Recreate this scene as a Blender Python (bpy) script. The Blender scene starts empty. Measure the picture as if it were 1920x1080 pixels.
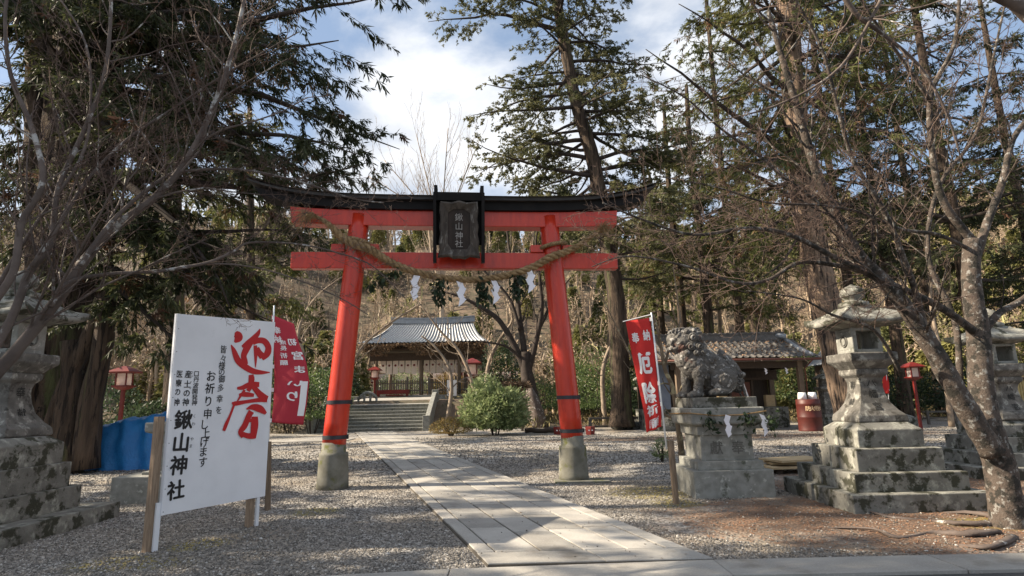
import bpy, math, random
import numpy as np
from mathutils import Vector, Matrix
R = math.radians
C = bpy.context.scene.collection
rng = np.random.default_rng(7)
random.seed(7)
# ------------------------------------------------------------------ camera
FP = 1096.0; PITCH = R(11.0); ROLL = R(1.25); EYE = np.array([0, 0, 1.5])
_f = np.array([0, math.cos(PITCH), math.sin(PITCH)]); _u0 = np.array([0, -math.sin(PITCH), math.cos(PITCH)]); _r0 = np.array([1., 0, 0])
CR = _r0 * math.cos(ROLL) - _u0 * math.sin(ROLL); CU = _u0 * math.cos(ROLL) + _r0 * math.sin(ROLL)
def ray(x, y): return _f * FP + (x - 960) * CR - (y - 540) * CU
def G(x, y, z=0.0):            # a point of the photo on a horizontal level
    d = ray(x, y); return EYE + d * ((z - 1.5) / d[2])
def A(x, y, Y):                # a point of the photo at a known distance
    d = ray(x, y); return EYE + d * (Y / d[1])
cam = bpy.data.cameras.new('camera'); co = bpy.data.objects.new('camera', cam); C.objects.link(co)
cam.sensor_width = 36; cam.lens = FP / 1920 * 36; cam.clip_end = 3000; cam.clip_start = .05
m = Matrix.Identity(4)
for i in range(3):
    m[i][0] = CR[i]; m[i][1] = CU[i]; m[i][2] = -_f[i]; m[i][3] = EYE[i]
co.matrix_world = m
bpy.context.scene.camera = co
# ------------------------------------------------------------------ materials
def nd(nt, t, **kw):
    n = nt.nodes.new(t)
    for k, v in kw.items():
        if k in n.inputs: n.inputs[k].default_value = v
        else: setattr(n, k, v)
    return n
def noise(nt, co, scale, detail=4, rough=.55, dist=0):
    n = nd(nt, 'ShaderNodeTexNoise'); n.inputs['Scale'].default_value = scale; n.inputs['Detail'].default_value = detail
    n.inputs['Roughness'].default_value = rough; n.inputs['Distortion'].default_value = dist
    nt.links.new(co, n.inputs['Vector']); return n.outputs['Fac']
def ramp(nt, fac, a, b):
    n = nd(nt, 'ShaderNodeMapRange'); n.inputs['From Min'].default_value = a; n.inputs['From Max'].default_value = b
    n.interpolation_type = 'SMOOTHSTEP'
    nt.links.new(fac, n.inputs['Value']); return n.outputs['Result']
def mix(nt, f, a, b, mode='MIX'):
    n = nd(nt, 'ShaderNodeMix', data_type='RGBA', blend_type=mode)
    for s, v in ((n.inputs[0], f), (n.inputs[6], a), (n.inputs[7], b)):
        if hasattr(v, 'links') or hasattr(v, 'is_output'): nt.links.new(v, s)
        elif isinstance(v, (int, float)): s.default_value = v
        else: s.default_value = (*v, 1)
    return n.outputs[2]
def mth(nt, op, a, b=0.0):
    n = nd(nt, 'ShaderNodeMath', operation=op)
    for s, v in ((n.inputs[0], a), (n.inputs[1], b)):
        if isinstance(v, (int, float)): s.default_value = v
        else: nt.links.new(v, s)
    return n.outputs[0]
MATS = {}
def new_mat(name):
    mt = bpy.data.materials.new(name); mt.use_nodes = True; nt = mt.node_tree
    MATS[name] = mt
    return mt, nt, nt.nodes['Principled BSDF']
def bump(nt, bs, h, strength, dist=.01):
    n = nd(nt, 'ShaderNodeBump'); n.inputs['Strength'].default_value = strength; n.inputs['Distance'].default_value = dist
    nt.links.new(h, n.inputs['Height']); nt.links.new(n.outputs['Normal'], bs.inputs['Normal'])
def stretch(nt, co, v):
    n = nd(nt, 'ShaderNodeMapping'); n.inputs['Scale'].default_value = v; nt.links.new(co, n.inputs['Vector']); return n.outputs['Vector']
def M(name, c1, c2=None, scale=6, rough=.8, bs=.3, bscale=30, c3=None, t3=(.6, .66), s3=4, st=None, island=0, metal=0, coat=0, dist=.01, spec=.4, c4=None, t4=(.58,.63), s4=9, detail=5):
    mt, nt, b = new_mat(name); tc = nd(nt, 'ShaderNodeTexCoord').outputs['Object']
    if st: tc = stretch(nt, tc, st)
    col = mix(nt, ramp(nt, noise(nt, tc, scale, detail), .3, .7), c1, c2 or c1)
    if c3: col = mix(nt, ramp(nt, noise(nt, tc, s3, 8, .65), *t3), col, c3)
    if c4:
        off = nd(nt, 'ShaderNodeVectorMath', operation='ADD'); off.inputs[1].default_value = (7.3, 2.1, 5.7); nt.links.new(tc, off.inputs[0])
        col = mix(nt, ramp(nt, noise(nt, off.outputs[0], s4, 8, .65), *t4), col, c4)
    if island:
        g = nd(nt, 'ShaderNodeNewGeometry').outputs['Random Per Island']
        k = mth(nt, 'ADD', mth(nt, 'MULTIPLY', g, island), 1 - island / 2)
        cc = nd(nt, 'ShaderNodeCombineColor')
        for s in cc.inputs: nt.links.new(k, s)
        col = mix(nt, 1.0, col, cc.outputs[0], 'MULTIPLY')
    nt.links.new(col, b.inputs['Base Color']); b.inputs['Roughness'].default_value = rough
    b.inputs['Metallic'].default_value = metal; b.inputs['Coat Weight'].default_value = coat; b.inputs['Coat Roughness'].default_value = .15
    b.inputs['Specular IOR Level'].default_value = spec
    if bs: bump(nt, b, noise(nt, tc, bscale, 6, .65), bs, dist)
    return mt
def leaf_mat(name, c1, c2, c3=None, t3=(.62, .7), s=.9, tr=.35, isl=.7, rough=.6, s3=1.7):
    mt, nt, b = new_mat(name); tc = nd(nt, 'ShaderNodeTexCoord').outputs['Object']
    col = mix(nt, ramp(nt, noise(nt, tc, s, 3), .35, .65), c1, c2)
    if c3: col = mix(nt, ramp(nt, noise(nt, tc, s3, 4), *t3), col, c3)
    g = nd(nt, 'ShaderNodeNewGeometry').outputs['Random Per Island']
    k = mth(nt, 'ADD', mth(nt, 'MULTIPLY', g, isl), 1 - isl / 2)
    cc = nd(nt, 'ShaderNodeCombineColor')
    for q in cc.inputs: nt.links.new(k, q)
    col = mix(nt, 1.0, col, cc.outputs[0], 'MULTIPLY')
    nt.links.new(col, b.inputs['Base Color']); b.inputs['Roughness'].default_value = rough; b.inputs['Specular IOR Level'].default_value = .3
    t = nd(nt, 'ShaderNodeBsdfTranslucent'); nt.links.new(col, t.inputs['Color'])
    ms = nd(nt, 'ShaderNodeMixShader'); ms.inputs[0].default_value = tr
    nt.links.new(b.outputs[0], ms.inputs[1]); nt.links.new(t.outputs[0], ms.inputs[2])
    nt.links.new(ms.outputs[0], nt.nodes['Material Output'].inputs['Surface'])
    return mt
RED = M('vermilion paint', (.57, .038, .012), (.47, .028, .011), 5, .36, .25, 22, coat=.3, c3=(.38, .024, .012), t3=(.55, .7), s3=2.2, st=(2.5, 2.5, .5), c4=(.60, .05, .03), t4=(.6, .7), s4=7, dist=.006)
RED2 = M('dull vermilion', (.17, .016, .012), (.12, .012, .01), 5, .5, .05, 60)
BLK = M('black lacquer', (.008, .007, .007), (.014, .012, .011), 4, .6, .1, 40, spec=.15)
BLKC = M('weathered black cap', (.022, .02, .019), (.05, .046, .043), 5, .6, .1, 40, st=(.6, 1, 4))
IRON = M('iron band', (.05, .05, .06), (.035, .035, .04), 9, .5, .1, 60, metal=.4)
STONE = M('lichen stone', (.22, .215, .19), (.14, .135, .12), 5, .9, .6, 45, c3=(.36, .36, .31), t3=(.5, .68), s3=6, c4=(.045, .045, .03), t4=(.49, .58), s4=4.5, dist=.012, detail=9)
STONE2 = M('grey granite', (.30, .30, .275), (.2, .2, .18), 8, .9, .5, 60, c3=(.42, .42, .38), t3=(.58, .66), s3=9, c4=(.09, .095, .07), t4=(.6, .68), s4=3)
STONED = M('darker carved stone', (.17, .16, .145), (.095, .09, .08), 7, .92, .6, 50, c3=(.32, .315, .28), t3=(.52, .66), s3=8, c4=(.05, .045, .038), t4=(.52, .66), s4=6, detail=9)
KOMA = M('carved guardian stone', (.15, .142, .13), (.065, .06, .055), 11, .92, .8, 40, c3=(.38, .37, .35), t3=(.53, .64), s3=11, c4=(.1, .05, .04), t4=(.6, .7), s4=3, dist=.02)
MOSSY = M('mossy base stone', (.20, .195, .165), (.12, .115, .09), 4, .92, .5, 40, c3=(.1, .105, .03), t3=(.52, .62), s3=3)
PAVE = M('granite paving', (.36, .345, .315), (.29, .275, .25), 2.5, .85, .45, 90, c3=(.42, .40, .37), t3=(.5, .7), s3=60, island=.38, dist=.008, c4=(.22, .2, .17), t4=(.55, .72), s4=1.3)
PAVED = M('path joint dirt', (.09, .08, .065), (.13, .115, .095), 20, .95, .4, 90)
ENG = M('engraved dark', (.03, .03, .028), None, 5, .9, 0)
WHITE = M('painted white board', (.80, .81, .84), (.72, .73, .76), 2, .5, .1, 12, c3=(.6, .6, .6), t3=(.64, .74), s3=5, c4=(.45, .44, .42), t4=(.72, .76), s4=14)
WTXT = M('white print', (.82, .80, .80), None, 5, .7, 0)
REDTXT = M('red brush paint', (.50, .012, .015), None, 5, .5, 0)
BLKTXT = M('black ink', (.012, .012, .014), None, 5, .5, 0)
GREYTXT = M('faded relief letters', (.33, .31, .29), None, 5, .7, 0)
FLAG = M('crimson banner cloth', (.46, .03, .05), (.40, .024, .04), 3, .75, .1, 200)
FLAG2 = M('red banner cloth', (.60, .03, .025), (.5, .022, .02), 3, .75, .1, 200)
ROPE = M('straw rope', (.34, .23, .115), (.18, .115, .055), 14, .9, .6, 90, island=.3)
PAPER = M('white paper', (.86, .85, .90), None, 5, .7, 0)
WOOD = M('weathered wood', (.22, .16, .11), (.13, .095, .065), 6, .85, .4, 60, st=(8, 8, .8))
WOODP = M('tan post wood', (.33, .24, .165), (.2, .14, .095), 6, .85, .4, 60, st=(8, 8, .8))
WOODD = M('dark old timber', (.075, .052, .036), (.05, .035, .025), 6, .8, .3, 60, st=(4, 4, 1))
WOODL = M('pale boards', (.5, .38, .22), (.38, .28, .16), 6, .8, .3, 60, st=(1, 6, 6))
PLAQ = M('plaque wood', (.085, .07, .058), (.04, .032, .026), 5, .8, .8, 18, c3=(.2, .185, .165), t3=(.55, .7), s3=6, st=(2, 2, .6))
TARP = M('blue tarpaulin', (.02, .16, .42), (.03, .21, .5), 3, .38, .7, 5, dist=.06)
TILE = M('grey roof tile', (.33, .355, .385), (.25, .27, .295), 5, .38, .1, 40, island=.0, c3=(.42, .45, .48), t3=(.6, .7), s3=9)
TILEB = M('brown roof tile', (.135, .125, .115), (.09, .085, .08), 5, .55, .1, 40, c3=(.145, .115, .09), t3=(.58, .68), s3=7, c4=(.38, .37, .36), t4=(.6, .68), s4=12)
BARK = M('cedar bark', (.12, .085, .06), (.05, .035, .025), 2.4, .95, 1, 6, st=(3, 3, .3), dist=.12, c3=(.02, .015, .012), t3=(.52, .6), s3=3.2, c4=(.1, .105, .045), t4=(.56, .68), s4=.7)
BARKL = M('pale cedar bark', (.34, .24, .17), (.16, .11, .075), 2.5, .95, 1, 6, st=(4, 4, .4), dist=.12, c3=(.03, .022, .018), t3=(.5, .58), s3=2.6)
BARKM = M('maple bark with lichen', (.115, .09, .073), (.062, .048, .039), 6, .9, .7, 40, c3=(.25, .24, .22), t3=(.54, .62), s3=16, c4=(.03, .027, .022), t4=(.49, .58), s4=8, dist=.03)
BARKG = M('grey branch bark', (.14, .11, .095), (.08, .062, .053), 4, .9, .5, 40, c3=(.38, .37, .35), t3=(.57, .63), s3=5)
BARKD = M('dark branch bark', (.06, .045, .038), (.035, .027, .022), 4, .9, .5, 40, c3=(.16, .15, .13), t3=(.62, .7), s3=5)
TWIG = M('fine twigs', (.085, .055, .045), (.15, .105, .085), .8, .9, 0)
TWIGP = M('pale twigs', (.42, .34, .25), (.26, .2, .15), .8, .9, 0)
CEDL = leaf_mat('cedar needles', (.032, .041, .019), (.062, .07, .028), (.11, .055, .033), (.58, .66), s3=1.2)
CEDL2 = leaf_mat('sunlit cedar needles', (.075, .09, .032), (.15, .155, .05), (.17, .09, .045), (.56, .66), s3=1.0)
FIRL = leaf_mat('fir needles', (.085, .095, .045), (.17, .165, .08), s=.5)
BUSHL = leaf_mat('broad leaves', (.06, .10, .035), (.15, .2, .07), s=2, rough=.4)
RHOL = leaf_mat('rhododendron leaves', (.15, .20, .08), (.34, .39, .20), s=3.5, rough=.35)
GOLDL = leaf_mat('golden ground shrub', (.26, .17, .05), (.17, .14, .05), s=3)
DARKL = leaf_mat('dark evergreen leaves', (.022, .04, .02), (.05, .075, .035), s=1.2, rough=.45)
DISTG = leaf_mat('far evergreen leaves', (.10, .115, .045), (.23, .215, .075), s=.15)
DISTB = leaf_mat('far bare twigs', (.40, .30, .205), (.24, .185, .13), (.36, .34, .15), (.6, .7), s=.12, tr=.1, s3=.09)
YELL = M('old bamboo', (.4, .3, .12), (.3, .22, .1), 5, .7, .1, 30)
PINKC = leaf_mat('pale curtain', (.86, .78, .72), (.82, .70, .64), s=2, tr=.5, isl=.1)
PLAST = M('blue grey plaster', (.2, .23, .29), (.15, .18, .24), 2, .8, .1, 30)
BARREL = M('rust red drum', (.09, .016, .011), (.065, .013, .01), 4, .5, .1, 30)
GREYW = M('bleached fence wood', (.13, .115, .1), (.09, .08, .07), 5, .8, .2, 30)
# ------------------------------------------------------------------ mesh builder
class MB:
    def __init__(s): s.v = []; s.f = []; s.n = 0; s.mi = []
    def add(s, V, F, mi=0):
        V = np.asarray(V, float).reshape(-1, 3)
        if isinstance(F, np.ndarray): s.f.append(('a', F + s.n, mi))
        else: s.f.append(('l', [[i + s.n for i in f] for f in F], mi))
        s.v.append(V); s.n += len(V); return s
    def box(s, x0, x1, y0, y1, z0, z1, mi=0, rz=0, c=None):
        V = np.array([(x, y, z) for z in (z0, z1) for x, y in ((x0, y0), (x1, y0), (x1, y1), (x0, y1))], float)
        if rz:
            cx, cy = c or ((x0 + x1) / 2, (y0 + y1) / 2); ca, sa = math.cos(rz), math.sin(rz)
            X = V[:, 0] - cx; Y = V[:, 1] - cy; V[:, 0] = cx + X * ca - Y * sa; V[:, 1] = cy + X * sa + Y * ca
        return s.add(V, [(3, 2, 1, 0), (4, 5, 6, 7), (0, 1, 5, 4), (1, 2, 6, 5), (2, 3, 7, 6), (3, 0, 4, 7)], mi)
    def loft(s, rings, mi=0, caps=True):
        k = len(rings[0]); V = np.concatenate([np.asarray(r, float) for r in rings]); F = []
        for i in range(len(rings) - 1):
            for j in range(k):
                a = i * k + j; b = i * k + (j + 1) % k; F.append((a, b, b + k, a + k))
        if caps: F.append(tuple(range(k))[::-1]); F.append(tuple(range((len(rings) - 1) * k, len(rings) * k)))
        return s.add(V, F, mi)
    def lathe(s, prof, n=24, c=(0, 0, 0), mi=0, sq=0):
        rr = []
        for r, z in prof:
            a = np.linspace(0, 2 * np.pi, n, endpoint=False); rr.append(np.stack([c[0] + r * np.cos(a), c[1] + r * np.sin(a), np.full(n, c[2] + z)], 1))
        return s.loft(rr, mi)
    def square(s, prof, c=(0, 0, 0), mi=0, rz=0):   # square section rings: (half width, z)
        rr = []
        for r, z in prof:
            q = np.array([(-r, -r, z), (r, -r, z), (r, r, z), (-r, r, z)], float)
            ca, sa = math.cos(rz), math.sin(rz); X = q[:, 0] * ca - q[:, 1] * sa; Y = q[:, 0] * sa + q[:, 1] * ca
            rr.append(np.stack([X + c[0], Y + c[1], q[:, 2] + c[2]], 1))
        return s.loft(rr, mi)
    def tube(s, P, rad, n=8, mi=0, rough=0, flat=1):
        P = np.asarray(P, float); k = len(P); rad = np.broadcast_to(np.asarray(rad, float), (k,))
        T = np.gradient(P, axis=0); T /= np.linalg.norm(T, axis=1)[:, None] + 1e-9
        ref = np.array([0, 0, 1.]) if abs(T[0][2]) < .9 else np.array([1., 0, 0]); rings = []
        U = np.cross(T[0], ref); U /= np.linalg.norm(U)
        a = np.linspace(0, 2 * np.pi, n, endpoint=False)
        for i in range(k):
            U = U - T[i] * np.dot(U, T[i]); U /= np.linalg.norm(U) + 1e-9; W = np.cross(T[i], U)
            r = rad[i] * (1 + (rough * rng.uniform(-1, 1, n) if rough else 0))
            rings.append(P[i] + (np.cos(a) * r)[:, None] * U + (np.sin(a) * r * flat)[:, None] * W)
        return s.loft(rings, mi)
    def segs(s, P0, P1, r0, r1, n=3, mi=0):
        P0 = np.asarray(P0, float); P1 = np.asarray(P1, float); N = len(P0)
        if N == 0: return s
        D = P1 - P0; L = np.linalg.norm(D, axis=1)[:, None] + 1e-9; T = D / L
        ref = np.where(np.abs(T[:, 2:3]) < .9, [[0, 0, 1.]], [[1., 0, 0]]); U = np.cross(T, ref); U /= np.linalg.norm(U, axis=1)[:, None] + 1e-9; W = np.cross(T, U)
        a = np.linspace(0, 2 * np.pi, n, endpoint=False); ca = np.cos(a)[None, :, None]; sa = np.sin(a)[None, :, None]
        off = ca * U[:, None] + sa * W[:, None]
        r0 = np.broadcast_to(r0, (N,)); r1 = np.broadcast_to(r1, (N,))
        V = np.concatenate([P0[:, None] + off * r0[:, None, None], P1[:, None] + off * r1[:, None, None]], 1).reshape(-1, 3)
        b = (np.arange(N) * 2 * n)[:, None]; j = np.arange(n)[None]; j2 = (j + 1) % n
        F = np.stack([b + j, b + j2, b + j2 + n, b + j + n], 2).reshape(-1, 4)
        return s.add(V, F, mi)
    def build(s, name, mats, parent=None, smooth=False, bevel=0):
        me = bpy.data.meshes.new(name)
        V = np.concatenate(s.v) if s.v else np.zeros((0, 3))
        loops = []; tot = []; mi = []
        for t, F, k in s.f:
            if t == 'a': loops.append(F.ravel()); tot.append(np.full(len(F), F.shape[1])); mi.append(np.full(len(F), k))
            else: loops.append(np.array([i for f in F for i in f], int)); tot.append(np.array([len(f) for f in F], int)); mi.append(np.full(len(F), k))
        loops = np.concatenate(loops); tot = np.concatenate(tot); mi = np.concatenate(mi)
        me.vertices.add(len(V)); me.vertices.foreach_set('co', V.ravel().astype(np.float32))
        me.loops.add(len(loops)); me.loops.foreach_set('vertex_index', loops.astype(np.int32))
        me.polygons.add(len(tot)); st = np.concatenate([[0], np.cumsum(tot)[:-1]])
        me.polygons.foreach_set('loop_start', st.astype(np.int32))
        me.polygons.foreach_set('material_index', mi.astype(np.int32))
        me.polygons.foreach_set('use_smooth', np.full(len(tot), smooth))
        me.update(calc_edges=True); me.validate()
        for mt in (mats if isinstance(mats, (list, tuple)) else [mats]): me.materials.append(mt)
        o = bpy.data.objects.new(name, me); C.objects.link(o)
        if parent: o.parent = parent
        if bevel:
            b = o.modifiers.new('bevel', 'BEVEL'); b.width = bevel; b.segments = 2; b.limit_method = 'ANGLE'
        return o
def tag(o, label=None, cat=None, group=None, kind=None):
    if label: o['label'] = label
    if cat: o['category'] = cat
    if group: o['group'] = group
    if kind: o['kind'] = kind
    return o
def thing(name, label, cat, group=None, loc=(0, 0, 0)):
    o = bpy.data.objects.new(name, None); C.objects.link(o); o.location = loc; o.empty_display_size = .2
    return tag(o, label, cat, group)
def clone(root, loc=None, rz=0, scale=1, label=None):
    r = root.copy(); C.objects.link(r)
    if loc is not None: r.location = loc
    r.rotation_euler = (0, 0, rz); r.scale = (scale,) * 3
    if label: r['label'] = label
    def rec(a, b):
        for ch in list(a.children):
            c = ch.copy(); C.objects.link(c); c.parent = b; rec(ch, c)
    rec(root, r)
    return r
def smoothpoly(P, k=4):
    P = np.asarray(P, float); out = []
    for i in range(len(P) - 1):
        p0 = P[max(i - 1, 0)]; p1 = P[i]; p2 = P[i + 1]; p3 = P[min(i + 2, len(P) - 1)]
        for t in np.arange(k) / k:
            out.append(.5 * ((2 * p1) + (-p0 + p2) * t + (2 * p0 - 5 * p1 + 4 * p2 - p3) * t * t + (-p0 + 3 * p1 - 3 * p2 + p3) * t ** 3))
    out.append(P[-1]); return np.array(out)
# ------------------------------------------------------------------ lettering
_G = {}
def glyph(ch, bold=.0):
    k = (ch, bold)
    if k in _G: return _G[k]
    cu = bpy.data.curves.new('t', 'FONT'); cu.body = ch; cu.size = 1; cu.offset = bold; cu.resolution_u = 3
    o = bpy.data.objects.new('t', cu); C.objects.link(o)
    dg = bpy.context.evaluated_depsgraph_get(); me = bpy.data.meshes.new_from_object(o.evaluated_get(dg))
    V = np.array([v.co[:] for v in me.vertices]); F = [tuple(p.vertices) for p in me.polygons]
    bpy.data.objects.remove(o); bpy.data.curves.remove(cu); bpy.data.meshes.remove(me)
    if len(V): V[:, 0] -= (V[:, 0].min() + V[:, 0].max()) / 2; V[:, 1] -= (V[:, 1].min() + V[:, 1].max()) / 2
    _G[k] = (V, F); return _G[k]
def put(mb, ch, pos, right, up, size, bold=0, mi=0, rot=0, sx=1):
    V, F = glyph(ch, 0)
    if not len(V): return
    nn = np.cross(right, up)
    if bold:
        for k, (a, b_) in enumerate(((-1, 0), (1, 0), (0, -1), (0, 1))): put(mb, ch, np.asarray(pos) + nn * (.0003 * (k + 1)) + (np.asarray(right) * a + np.asarray(up) * b_ * .8) * bold * size * .9, right, up, size, 0, mi, rot, sx)
    ca, sa = math.cos(rot), math.sin(rot); x = V[:, 0] * sx; y = V[:, 1]; X = x * ca - y * sa; Y = x * sa + y * ca
    mb.add(np.asarray(pos) + (X * size)[:, None] * np.asarray(right) + (Y * size)[:, None] * np.asarray(up), F, mi)
# ------------------------------------------------------------------ world and sun
SAZ, SEL = R(-88), R(34)
sv = Vector((math.sin(SAZ) * math.cos(SEL), math.cos(SAZ) * math.cos(SEL), math.sin(SEL)))
w = bpy.data.worlds.new('World'); bpy.context.scene.world = w; w.use_nodes = True; nt = w.node_tree
bg = nt.nodes['Background']; bg.inputs['Strength'].default_value = .072
sky = nd(nt, 'ShaderNodeTexSky', sky_type='NISHITA', sun_disc=False, sun_elevation=SEL, sun_rotation=SAZ)
tc = nd(nt, 'ShaderNodeTexCoord').outputs['Generated']
mp = stretch(nt, tc, (1, 1, 1.6))
n1 = noise(nt, mp, 2.3, 9, .55, .3); cl = ramp(nt, n1, .42, .60)
n2 = noise(nt, mp, 5, 7, .55, .2); shade = mix(nt, ramp(nt, n2, .3, .7), (4.3, 4.6, 5.1), (6.9, 7.0, 7.2))
nt.links.new(mix(nt, cl, mix(nt, .45, sky.outputs[0], (3.0, 3.9, 5.3)), shade), bg.inputs['Color'])
sl = bpy.data.lights.new('sun', 'SUN'); sl.energy = 5; sl.angle = R(.5); sl.color = (1, .86, .67)
so = bpy.data.objects.new('sun', sl); C.objects.link(so); so.rotation_euler = sv.to_track_quat('Z', 'Y').to_euler()
vs = bpy.context.scene.view_settings; vs.view_transform = 'Standard'; vs.look = 'None'; vs.exposure = 1.22; vs.gamma = 1
# ------------------------------------------------------------------ terrain
def sm(t): t = np.clip(t, 0, 1); return t * t * (3 - 2 * t)
def gz(x, y):
    x = np.asarray(x, float); y = np.asarray(y, float)
    terr = 1.75 * sm((y - 34.3) / 3.5) * sm((2.5 - x) / 3) * sm((x + 22) / 4)
    h = 35 * sm((y - 55 + .00 * np.abs(x)) / 85) + 10 * sm((np.abs(x - 5) - 28) / 40) * sm((y - 30) / 30)
    h = h + 1.2 * np.sin(x * .11 + 1) * np.sin(y * .09) * sm((y - 55) / 20) + 3 * np.sin(x * .035 + 2) * sm((y - 80) / 30)
    return terr + h
def blob(nt, tc, cx, cy, rx, ry, e=.35, nf=None):
    sp = nd(nt, 'ShaderNodeSeparateXYZ'); nt.links.new(tc, sp.inputs[0])
    dx = mth(nt, 'DIVIDE', mth(nt, 'SUBTRACT', sp.outputs[0], cx), rx); dy = mth(nt, 'DIVIDE', mth(nt, 'SUBTRACT', sp.outputs[1], cy), ry)
    d = mth(nt, 'SQRT', mth(nt, 'ADD', mth(nt, 'MULTIPLY', dx, dx), mth(nt, 'MULTIPLY', dy, dy)))
    if nf is not None: d = mth(nt, 'ADD', d, mth(nt, 'MULTIPLY', mth(nt, 'SUBTRACT', nf, .5), 1.6))
    return ramp(nt, d, 1 + e, 1 - e)
mt, nt, b = new_mat('gravel ground'); tc = nd(nt, 'ShaderNodeTexCoord').outputs['Object']
nf = noise(nt, tc, 1.1, 6, .65); nfine = noise(nt, tc, 45, 3, .6)
vor = nd(nt, 'ShaderNodeTexVoronoi'); vor.inputs['Scale'].default_value = 26; nt.links.new(tc, vor.inputs['Vector'])
sepc = nd(nt, 'ShaderNodeSeparateColor'); nt.links.new(vor.outputs['Color'], sepc.inputs[0])
grav = mix(nt, ramp(nt, sepc.outputs[0], 0, 1), (.14, .13, .118), (.45, .43, .40))
grav = mix(nt, ramp(nt, noise(nt, tc, .5, 4), .4, .7), grav, (.27, .225, .17))
soil = mix(nt, ramp(nt, nfine, .35, .7), (.10, .062, .042), (.21, .14, .095))
moss = mix(nt, ramp(nt, nfine, .35, .7), (.20, .16, .03), (.30, .25, .06))
fs = mth(nt, 'MAXIMUM', blob(nt, tc, 6.2, 7.6, 4.3, 1.9, .3, nf), blob(nt, tc, 7.5, 9.5, 3.2, 3.5, .3, nf))
fs = mth(nt, 'MAXIMUM', fs, blob(nt, tc, 9, 23, 8, 1.2, .5, nf))
col = mix(nt, fs, grav, soil)
for q in ((2.25, 10.0, .7, .7), (2.3, 9.0, .35, .4), (-3.6, 7.0, .28, .3), (-3.9, 6.2, .6, .3), (5.8, 7.2, .7, .4), (-2.9, 8.9, .35, .3)):
    col = mix(nt, mth(nt, 'MULTIPLY', blob(nt, tc, *q, .35, nf), .8), col, moss)
sp = nd(nt, 'ShaderNodeSeparateXYZ'); nt.links.new(tc, sp.inputs[0])
hillc = mix(nt, ramp(nt, noise(nt, tc, .8, 8, .7), .4, .6), (.15, .105, .07), (.07, .06, .035))
far = mth(nt, 'MAXIMUM', ramp(nt, sp.outputs[1], 33.5, 36), ramp(nt, sp.outputs[2], .15, .6))
col = mix(nt, far, col, hillc)
nt.links.new(col, b.inputs['Base Color']); b.inputs['Roughness'].default_value = .9
h = mth(nt, 'ADD', mth(nt, 'MULTIPLY', vor.outputs['Distance'], -1.0), mth(nt, 'MULTIPLY', nfine, .6)); bump(nt, b, h, .9, .02)
GROUND = mt
xs = np.concatenate([np.linspace(-260, -42, 30), np.linspace(-40, 40, 81), np.linspace(42, 260, 30)])
ys = np.concatenate([np.linspace(-30, 30, 31), np.linspace(31, 60, 59), np.linspace(62, 260, 60)])
X, Y = np.meshgrid(xs, ys); Z = gz(X, Y); nx = len(xs)
idx = np.arange(len(ys) * nx).reshape(len(ys), nx)
F = np.stack([idx[:-1, :-1], idx[:-1, 1:], idx[1:, 1:], idx[1:, :-1]], 2).reshape(-1, 4)
mb = MB(); mb.add(np.stack([X, Y, Z], 2).reshape(-1, 3), F); tag(mb.build('ground', GROUND, smooth=True), kind='structure')
# ------------------------------------------------------------------ paving
pL0, pL1 = np.array([-.28, 5.78]), np.array([-8.0, 30.4]); W_ = 2.1
pd = (pL1 - pL0) / np.linalg.norm(pL1 - pL0)
def path_pt(u, t):   # u 0..1 across (parallel to x), t metres of y from the start
    p = pL0 + pd * (t / pd[1]); return np.array([p[0] + u * W_, p[1] + 0.02 * u])
mb = MB(); base = MB()
q = [path_pt(0, 0), path_pt(1, 0), path_pt(1, 27.3), path_pt(0, 27.3)]
base.loft([[(a[0], a[1], -.02) for a in q], [(a[0], a[1], .028) for a in q]])
cols = [0, .09, .305, .51, .715, .9, 1]
for ci in range(6):
    t = 0; first = True
    edge = ci in (0, 5)
    while t < 27.3:
        ln = (.42 if first else (rng.uniform(1.1, 1.7) if edge else rng.uniform(.75, 1.25)))
        if first and not edge: ln = .42
        t2 = min(t + ln, 27.3)
        if first:
            if ci in (0, 3):
                u0, u1 = (0, .52) if ci == 0 else (.52, 1)
                Q = [path_pt(u0 + .003, .005), path_pt(u1 - .003, .005), path_pt(u1 - .003, t2 - .006), path_pt(u0 + .003, t2 - .006)]
                mb.loft([[(a[0], a[1], 0) for a in Q], [(a[0], a[1], .04) for a in Q]])
        else:
            dz = rng.uniform(-.002, .003)
            Q = [path_pt(cols[ci] + rng.uniform(.003, .008), t + rng.uniform(.007, .015)), path_pt(cols[ci + 1] - rng.uniform(.003, .008), t + rng.uniform(.007, .015)), path_pt(cols[ci + 1] - rng.uniform(.003, .008), t2 - rng.uniform(.007, .015)), path_pt(cols[ci] + rng.uniform(.003, .008), t2 - rng.uniform(.007, .015))]
            mb.loft([[(a[0], a[1], 0) for a in Q], [(a[0], a[1], .04 + dz) for a in Q]])
        t = t2; first = False
pth = base.build('path_bed', PAVED); tag(pth, kind='structure')
o = mb.build('path', PAVE, bevel=.006); tag(o, kind='structure')
def fe_(x): return 5.765 if x > 1.7 else 5.765 - .035 * (1.7 - x) - .022 * max(0, -.28 - x) * 4
mb = MB(); x = -9.0
while x < 12:
    ln = 3.1 if -1.35 < x < 1.8 else rng.uniform(1.6, 2.8)
    if x < 1.8 < x + ln: ln = 1.8 - x
    xa_, xb_ = x + .005, x + ln - .005
    mb.loft([[(xa_, fe_(xa_) - .49, z), (xb_, fe_(xb_) - .49, z), (xb_, fe_(xb_), z), (xa_, fe_(xa_), z)] for z in (-.05, .035)]); x += ln
tag(mb.build('front_path', PAVE, bevel=.006), kind='structure')
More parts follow.
